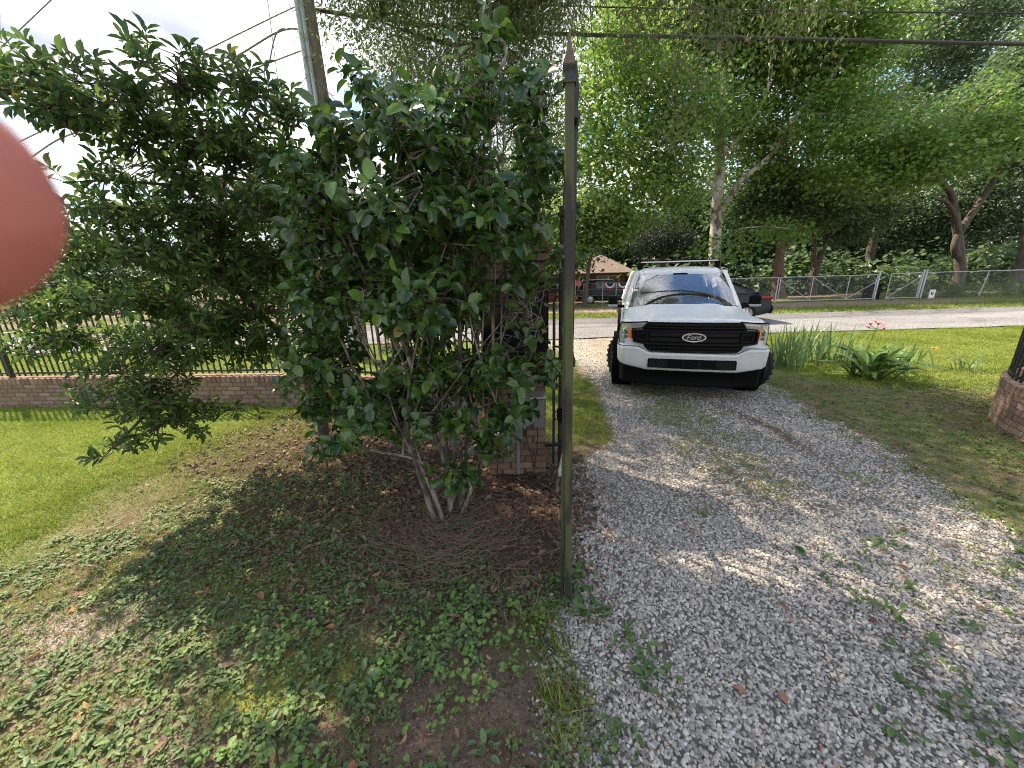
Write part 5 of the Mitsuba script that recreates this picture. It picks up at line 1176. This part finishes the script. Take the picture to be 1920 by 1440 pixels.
# ------------------------------------------------------------------ dark saloon car on the road, and the black van: side profiles given width
def side_body(prof, wfn, n=9):
    """prof: closed outline in (y, z); wfn(z, t): half width. Rounded across the width."""
    prof = np.asarray(prof, float); rows = []; cz = np.array([prof[:, 0].mean(), prof[:, 1].mean()])
    for t in np.linspace(-1, 1, n * 2 + 1):
        e = 1 - .10 * max(0, (abs(t) - .75) / .25) ** 2
        q = cz + (prof - cz) * [1 - .05 * abs(t) ** 3, e]
        rows.append([(np.sign(t) * abs(t) ** .85 * wfn(z), y, z) for y, z in q])
    R = np.array(rows); m = grid(R, closed=True); v, f = m.vertices, m.faces
    N = len(prof); tv, tri = trimesh.creation.triangulate_polygon(Polygon(prof), engine='earcut')
    tri = np.argmin(((tv[:, None, :2] - prof[None]) ** 2).sum(-1), 1)[tri]
    f = np.vstack([f, tri, tri[:, ::-1] + (len(R) - 1) * N])
    m = tm(v, f); m.fix_normals(); return m


def arc(cy, cz, r, a0, a1, n=9): return [(cy + r * math.cos(q), cz + r * math.sin(q)) for q in np.radians(np.linspace(a0, a1, n))]


k = thing('dark_car', 'dark blue saloon car passing on the road, its tail showing right of the truck', 'car')
cr = Car(k, 3.8, 13.35, math.pi / 2, .0)
R_ = .335
lower = [(0, .42), (.02, .62), (.25, .74), (.9, .86), (1.35, .93), (2.6, .98), (3.9, 1.0), (4.45, .98), (4.66, .90), (4.70, .62), (4.64, .34), (4.3, .26)] + arc(3.78, .33, .39, -10, 190) + [(3.3, .2), (1.4, .2)] + arc(.92, .33, .39, -10, 190) + [(.3, .24), (.05, .3)]
cr.add('body', side_body(lower, lambda z: .90 - .06 * max(0, z - .7) / .3), 'm_navy_paint', 35)
green = [(1.25, .92), (1.75, 1.22), (2.15, 1.35), (2.8, 1.385), (3.3, 1.34), (3.9, 1.10), (4.25, .98), (4.0, .95)]
cr.add('cabin', side_body(green, lambda z: .84 - .24 * (z - .95) / .5), 'm_navy_paint', 35)
for s in (-1, 1):
    wx = lambda z: s * (.852 - .24 * (z - .95) / .5)
    for q in ([(1.62, 1.0), (1.98, 1.22), (2.2, 1.31), (2.72, 1.33), (2.72, 1.0)], [(2.80, 1.0), (2.80, 1.33), (3.25, 1.285), (3.72, 1.07), (3.8, 1.0)]):
        cr.add('side_window', tm([(wx(z), y, z) for y, z in q], [(0, i, i + 1) for i in range(1, len(q) - 1)]), 'm_dark_glass', False)
    cr.add('tail_light', rbox((s * .72, 4.40, .83), (.37, .40, .10), .03), 'm_red_lens', 30)
    cr.add('mirror', rbox((s * .96, 1.65, .99), (.16, .1, .11), .03), 'm_navy_paint', 30)
cr.add('rear_window', tm([(-.62, 3.45, 1.315), (.62, 3.45, 1.315), (.70, 4.02, 1.085), (-.70, 4.02, 1.085)], [(0, 1, 2), (0, 2, 3)]), 'm_dark_glass', False)
cr.add('rear_bumper', rbox((0, 4.62, .46), (1.66, .2, .26), .07), 'm_black_plastic', 30)
cr.add('number_plate', rbox((0, 4.72, .70), (.32, .012, .16), .004), 'm_white', False)
for x, s in ((.80, 1), (-.80, -1)):
    for y in (.92, 3.78): wheel(cr, x, y, R_, .22, s, 0, 'm_alu', 5)

k = thing('black_van', 'black van parked in front of the brick house', 'van')
van = Car(k, 10.2, 31.0, -math.pi / 2, gz(7.5, 31))
lower = [(0, .5), (.03, .78), (.35, .95), (1.0, 1.08), (2.4, 1.12), (4.7, 1.12), (4.98, 1.05), (5.03, .6), (4.9, .36)] + arc(4.02, .36, .42, -10, 190) + [(3.5, .26), (1.5, .26)] + arc(.95, .36, .42, -10, 190) + [(.25, .3), (.05, .36)]
van.add('body', side_body(lower, lambda z: .98 - .05 * max(0, z - .8) / .3), 'm_black_paint', 35)
van.add('cabin', side_body([(1.0, 1.07), (1.9, 1.62), (2.4, 1.75), (3.4, 1.79), (4.5, 1.74), (4.85, 1.5), (4.98, 1.08)], lambda z: .93 - .2 * max(0, z - 1.1) / .7), 'm_black_paint', 35)
for s in (-1, 1):
    wx = lambda z: s * (.938 - .2 * (z - 1.1) / .7)
    for q in ([(1.65, 1.16), (2.05, 1.55), (2.6, 1.64), (2.6, 1.16)], [(2.7, 1.16), (2.7, 1.65), (3.6, 1.68), (3.6, 1.16)], [(3.7, 1.16), (3.7, 1.68), (4.4, 1.64), (4.7, 1.4), (4.75, 1.16)]):
        van.add('side_window', tm([(wx(z), y, z) for y, z in q], [(0, i, i + 1) for i in range(1, len(q) - 1)]), 'm_dark_glass', False)
    van.add('trim_line', tube([(s * .985, .3, .98), (s * .99, 2.5, 1.10), (s * .99, 4.9, 1.11)], .012, 4), 'm_alu')
    van.add('sill_strip', tube([(s * .985, 1.5, .40), (s * .985, 3.5, .40)], .02, 4), 'm_alu')
    van.add('tail_light', rbox((s * .85, 4.95, 1.0), (.14, .12, .34), .03), 'm_red_lens', 30)
    van.add('roof_rail', tube([(s * .66, 2.3, 1.79), (s * .66, 4.4, 1.80)], .02, 5), 'm_alu')
for x, s in ((.87, 1), (-.87, -1)):
    for y in (.95, 4.02): wheel(van, x, y, .37, .24, s, 0, 'm_alu', 5)

# bunting on a wire fence in front of the van
lo = lambda y: gz(7, y)
for i, (x, lab) in enumerate(((6.87, 'left red, white and blue half-round bunting fan on the fence by the van'), (7.76, 'right red, white and blue half-round bunting fan next to the truck roof'))):
    k = thing('bunting_fan', lab, 'bunting', 'bunting fans on the fence in front of the van')
    a = np.radians(np.linspace(180, 360, 25)); pl = 1 + .0 * a
    for nm, r0, r1, m_, dy in (('blue_centre', 0.0, .23, 'm_blue_cloth', 0), ('white_band', .23, .32, 'm_white', 0), ('red_edge', .32, .38, 'm_red_cloth', 0)):
        rows = [[(x + r * math.cos(q), 27 - .02 * math.sin(j * 1.57) * (r / .38) * (1 if j % 2 else -1), .86 + r * .98 * math.sin(q)) for j, q in enumerate(a)] for r in (max(r0, .005), r1)]
        g = grid(rows); part(k, nm, cat(g, move(tm(g.vertices.copy(), g.faces[:, ::-1]), 0, .006, 0)), m_)
k = thing('wire_fence', 'low wire fence carrying the bunting in front of the van', 'fence')
for x in (3.3, 5.1, 6.4, 7.32, 8.25, 9.2): part(k, 'post', tube([(x, 27.06, lo(27) - .1), (x, 27.06, .9)], .022, 6), 'm_galv')
for z in (.87, .45, .05, -.3): part(k, 'strand', tube([(2.5, 27.04, z), (9.4, 27.04, z)], .007, 4), 'm_galv')
k = thing('small_flag', 'small pink red flag standing left of the black van', 'flag')
part(k, 'cloth', grid([[(4.5 + .1 * i, 27 + .03 * math.sin(i * 1.3), 1.12 - .02 * i), (4.5 + .1 * i, 27 + .03 * math.sin(i * 1.3 + .4), .78 - .02 * i)] for i in range(5)]), 'm_pink', True)
part(k, 'stick', tube([(4.5, 27.02, -.6), (4.5, 27.02, 1.15)], .012, 5), 'm_white')

# ------------------------------------------------------------------ flower bed
def strap(base, az, L, w, arch, tilt, n=6, fold=.25):
    s = np.linspace(0, 1, n + 1); d = np.array([math.cos(az), math.sin(az), 0])
    ang = tilt + arch * s; st = np.stack([np.cos(ang)[:, None] * d + np.sin(ang)[:, None] * [0, 0, 1]], 0)[0]
    p = np.asarray(base) + np.vstack([[0, 0, 0], np.cumsum(st[:-1] * L / n, axis=0)])
    side = np.array([-d[1], d[0], 0]); ww = w * np.clip(np.minimum(1.0, .55 + s * 1.2) * (1 - s ** 3) + .02, 0, 1)
    nn = np.cross(st, side)
    return grid([[a - side * q, a + nm * q * fold * -1, a + side * q] for a, q, nm in zip(p, ww, nn)])


rng = np.random.default_rng(31)
leafmat('m_iris', .45, .35, rgb((.14, .225, .085))); leafmat('m_crinum', .3, .35, rgb((.06, .135, .04))); leafmat('m_crinum_pale', .35, .35, rgb((.15, .25, .06)))
for (x, y, n, h, lab) in ((5.15, 7.0, 50, .82, 'clump of upright blue-green iris blades nearest the truck'), (5.75, 7.25, 54, .8, 'second clump of upright iris blades from the truck'), (6.2, 7.35, 40, .72, 'third clump of iris blades, behind the pink flower'), (7.35, 6.9, 26, .5, 'small loose clump of grassy blades right of the broad-leaved lily')):
    k = thing('iris_clump', lab, 'iris', None)
    for i in range(n):
        bx0, by0 = x + rng.normal(0, .19), y + rng.normal(0, .15)
        part(k, 'blade', strap((bx0, by0, gz(bx0, by0) - .01), rng.uniform(0, 6.28), h * rng.uniform(.65, 1.15), .019, -rng.uniform(.05, .45), 1.5 - abs(rng.normal(0, .2)), 5), 'm_iris', True)
k = thing('crinum_lily', 'broad-leaved lily clump with arching strap leaves in the flower bed', 'lily')
for i in range(40):
    b = rng.normal(0, .09, 2); az = rng.uniform(0, 6.28)
    part(k, 'leaf', strap((5.95 + b[0], 6.2 + b[1], gz(5.95, 6.2)), az, rng.uniform(.6, .95), rng.uniform(.045, .07), -rng.uniform(1.0, 2.2), rng.uniform(.95, 1.4), 7, .35), 'm_crinum' if rng.random() < .35 else 'm_crinum_pale', True)
k = thing('crinum_lily', 'paler lily clump just behind and right of the big broad-leaved one', 'lily')
for i in range(24):
    b = rng.normal(0, .16, 2); az = rng.uniform(0, 6.28)
    part(k, 'leaf', strap((6.65 + b[0], 6.6 + b[1], gz(6.6, 6.6)), az, rng.uniform(.45, .75), rng.uniform(.025, .045), -rng.uniform(.7, 1.9), rng.uniform(1.0, 1.45), 7, .35), 'm_crinum' if rng.random() < .35 else 'm_crinum_pale', True)
k = thing('pink_lily_flower', 'pink lily flower head on a tall stalk above the flower bed', 'flower')
part(k, 'stalk', tube([(6.0, 6.35, .05), (6.05, 6.38, .45), (6.13, 6.4, .80)], [.012, .010, .008], 6), 'm_crinum_pale', 40)
for i in range(6):
    az = i * 1.05; e = np.array([6.13 + .11 * math.cos(az), 6.4 + .09 * math.sin(az), .84 + .05 * math.sin(i * 2.2)])
    part(k, 'pedicel', tube([(6.13, 6.4, .79), e], .004, 4), 'm_crinum_pale')
    part(k, 'bloom', cat(*[strap(e, az + q, .10, .014, -1.3, .9, 4) for q in (-1.2, -.4, .4, 1.2, 2.4)]), 'm_pink', True)
k = thing('daylily', 'small daylily tuft with a peach bloom at the right end of the flower bed', 'flower')
for i in range(26):
    b = rng.normal(0, .1, 2); part(k, 'leaf', strap((7.9 + b[0], 6.45 + b[1], gz(7.9, 6.4)), rng.uniform(0, 6.28), rng.uniform(.3, .55), .010, -rng.uniform(.6, 1.8), rng.uniform(1.1, 1.45), 6), 'm_iris', True)
part(k, 'bloom', cat(*[strap((7.55, 6.7, .34), q, .08, .016, -1.2, .9, 4) for q in np.arange(6) * 1.05]), 'm_amber', True)
k = thing('pink_roadside_flowers', 'pink flowers beyond the curved fence, seen through the bush', 'flower')
leafmat('m_petal', .5, .4, rgb((.6, .06, .12)))
V, F, C, _ = clump_leaves(rng, [(-2.6, 8.3, .42, .3, .25, .22)], 14, 34, .1, .05, .6, ((.05, .1, .03), (.09, .16, .04)), DIAMOND)
part(k, 'foliage', (V, F), 'm_tree_leaf', color=C)
V, F, C, _ = clump_leaves(rng, [(-2.6, 8.25, .55, .3, .25, .18)], 10, 14, .06, .05, .9, ((.6, .06, .12), (.6, .06, .12)), DIAMOND)
part(k, 'bloom', (V, F), 'm_petal')

# ------------------------------------------------------------------ the photographer's finger close to the lens, with the hand it belongs to
def chain_hand():
    U, R3, F3 = _U, np.cross(_F, _U), _F
    W3 = lambda x, y, z: CAM + R3 * x + U * y + F3 * z
    # x right, y up, z forward of the lens, metres
    bones = []
    index = [((-.0610, .0184, .0355), .0132), ((-.072, .0184, .0335), .0128), ((-.086, .012, .028), .0106), ((-.118, .000, .012), .0112)]
    bones += list(zip(index[:-1], index[1:]))
    palm = [((-.118, 0, .012), .0125), ((-.122, -.022, .010), .0125), ((-.125, -.044, .006), .012), ((-.128, -.064, .000), .011)]
    wrist = [((-.175, -.035, -.045), .022), ((-.175, -.060, -.050), .021)]
    for q in palm: bones += [(q, w_) for w_ in wrist]
    bones += list(zip(palm[:-1], palm[1:])) + [(wrist[0], wrist[1])]
    for j, (b, l) in enumerate(zip(palm[1:], (.030, .029, .024))):
        (x, y, z), r = b; p1 = ((x + l * .9, y - .002, z + .012), r * .82); p2 = ((x + l * 1.35, y - .003, z - .008), r * .74); p3 = ((x + l * .95, y - .003, z - .022), r * .66)
        bones += [(b, p1), (p1, p2), (p2, p3)]
    th = [(wrist[0][0], .016), ((-.135, .020, -.040), .0135), ((-.105, .036, -.030), .0115), ((-.080, .040, -.024), .0095)]
    bones += list(zip(th[:-1], th[1:]))
    bones += [(((-.175, -.035, -.045), .026), ((-.30, -.16, -.16), .036)), (((-.175, -.060, -.050), .024), ((-.30, -.16, -.16), .036))]
    M = m3.Manifold()
    for (a, ra), (b, rb) in bones:
        h = m3.Manifold.batch_hull([m3.Manifold.sphere(ra, 24).translate(list(a)), m3.Manifold.sphere(rb, 24).translate(list(b))]); M = M + h
    m = from_m3(M.refine_to_length(.003)); trimesh.smoothing.filter_taubin(m, .5, .53, 12)
    v = m.vertices; return tm(CAM + v[:, 0:1] * R3 + v[:, 1:2] * U + v[:, 2:3] * F3, m.faces)


k = thing('person', 'fingertip of the person taking the picture, blurred close to the lens at the left edge', 'person')
part(k, 'hand', chain_hand(), 'm_skin', True)
for q in [q for q in labels if labels[q].get('label') == '']: labels.pop(q)
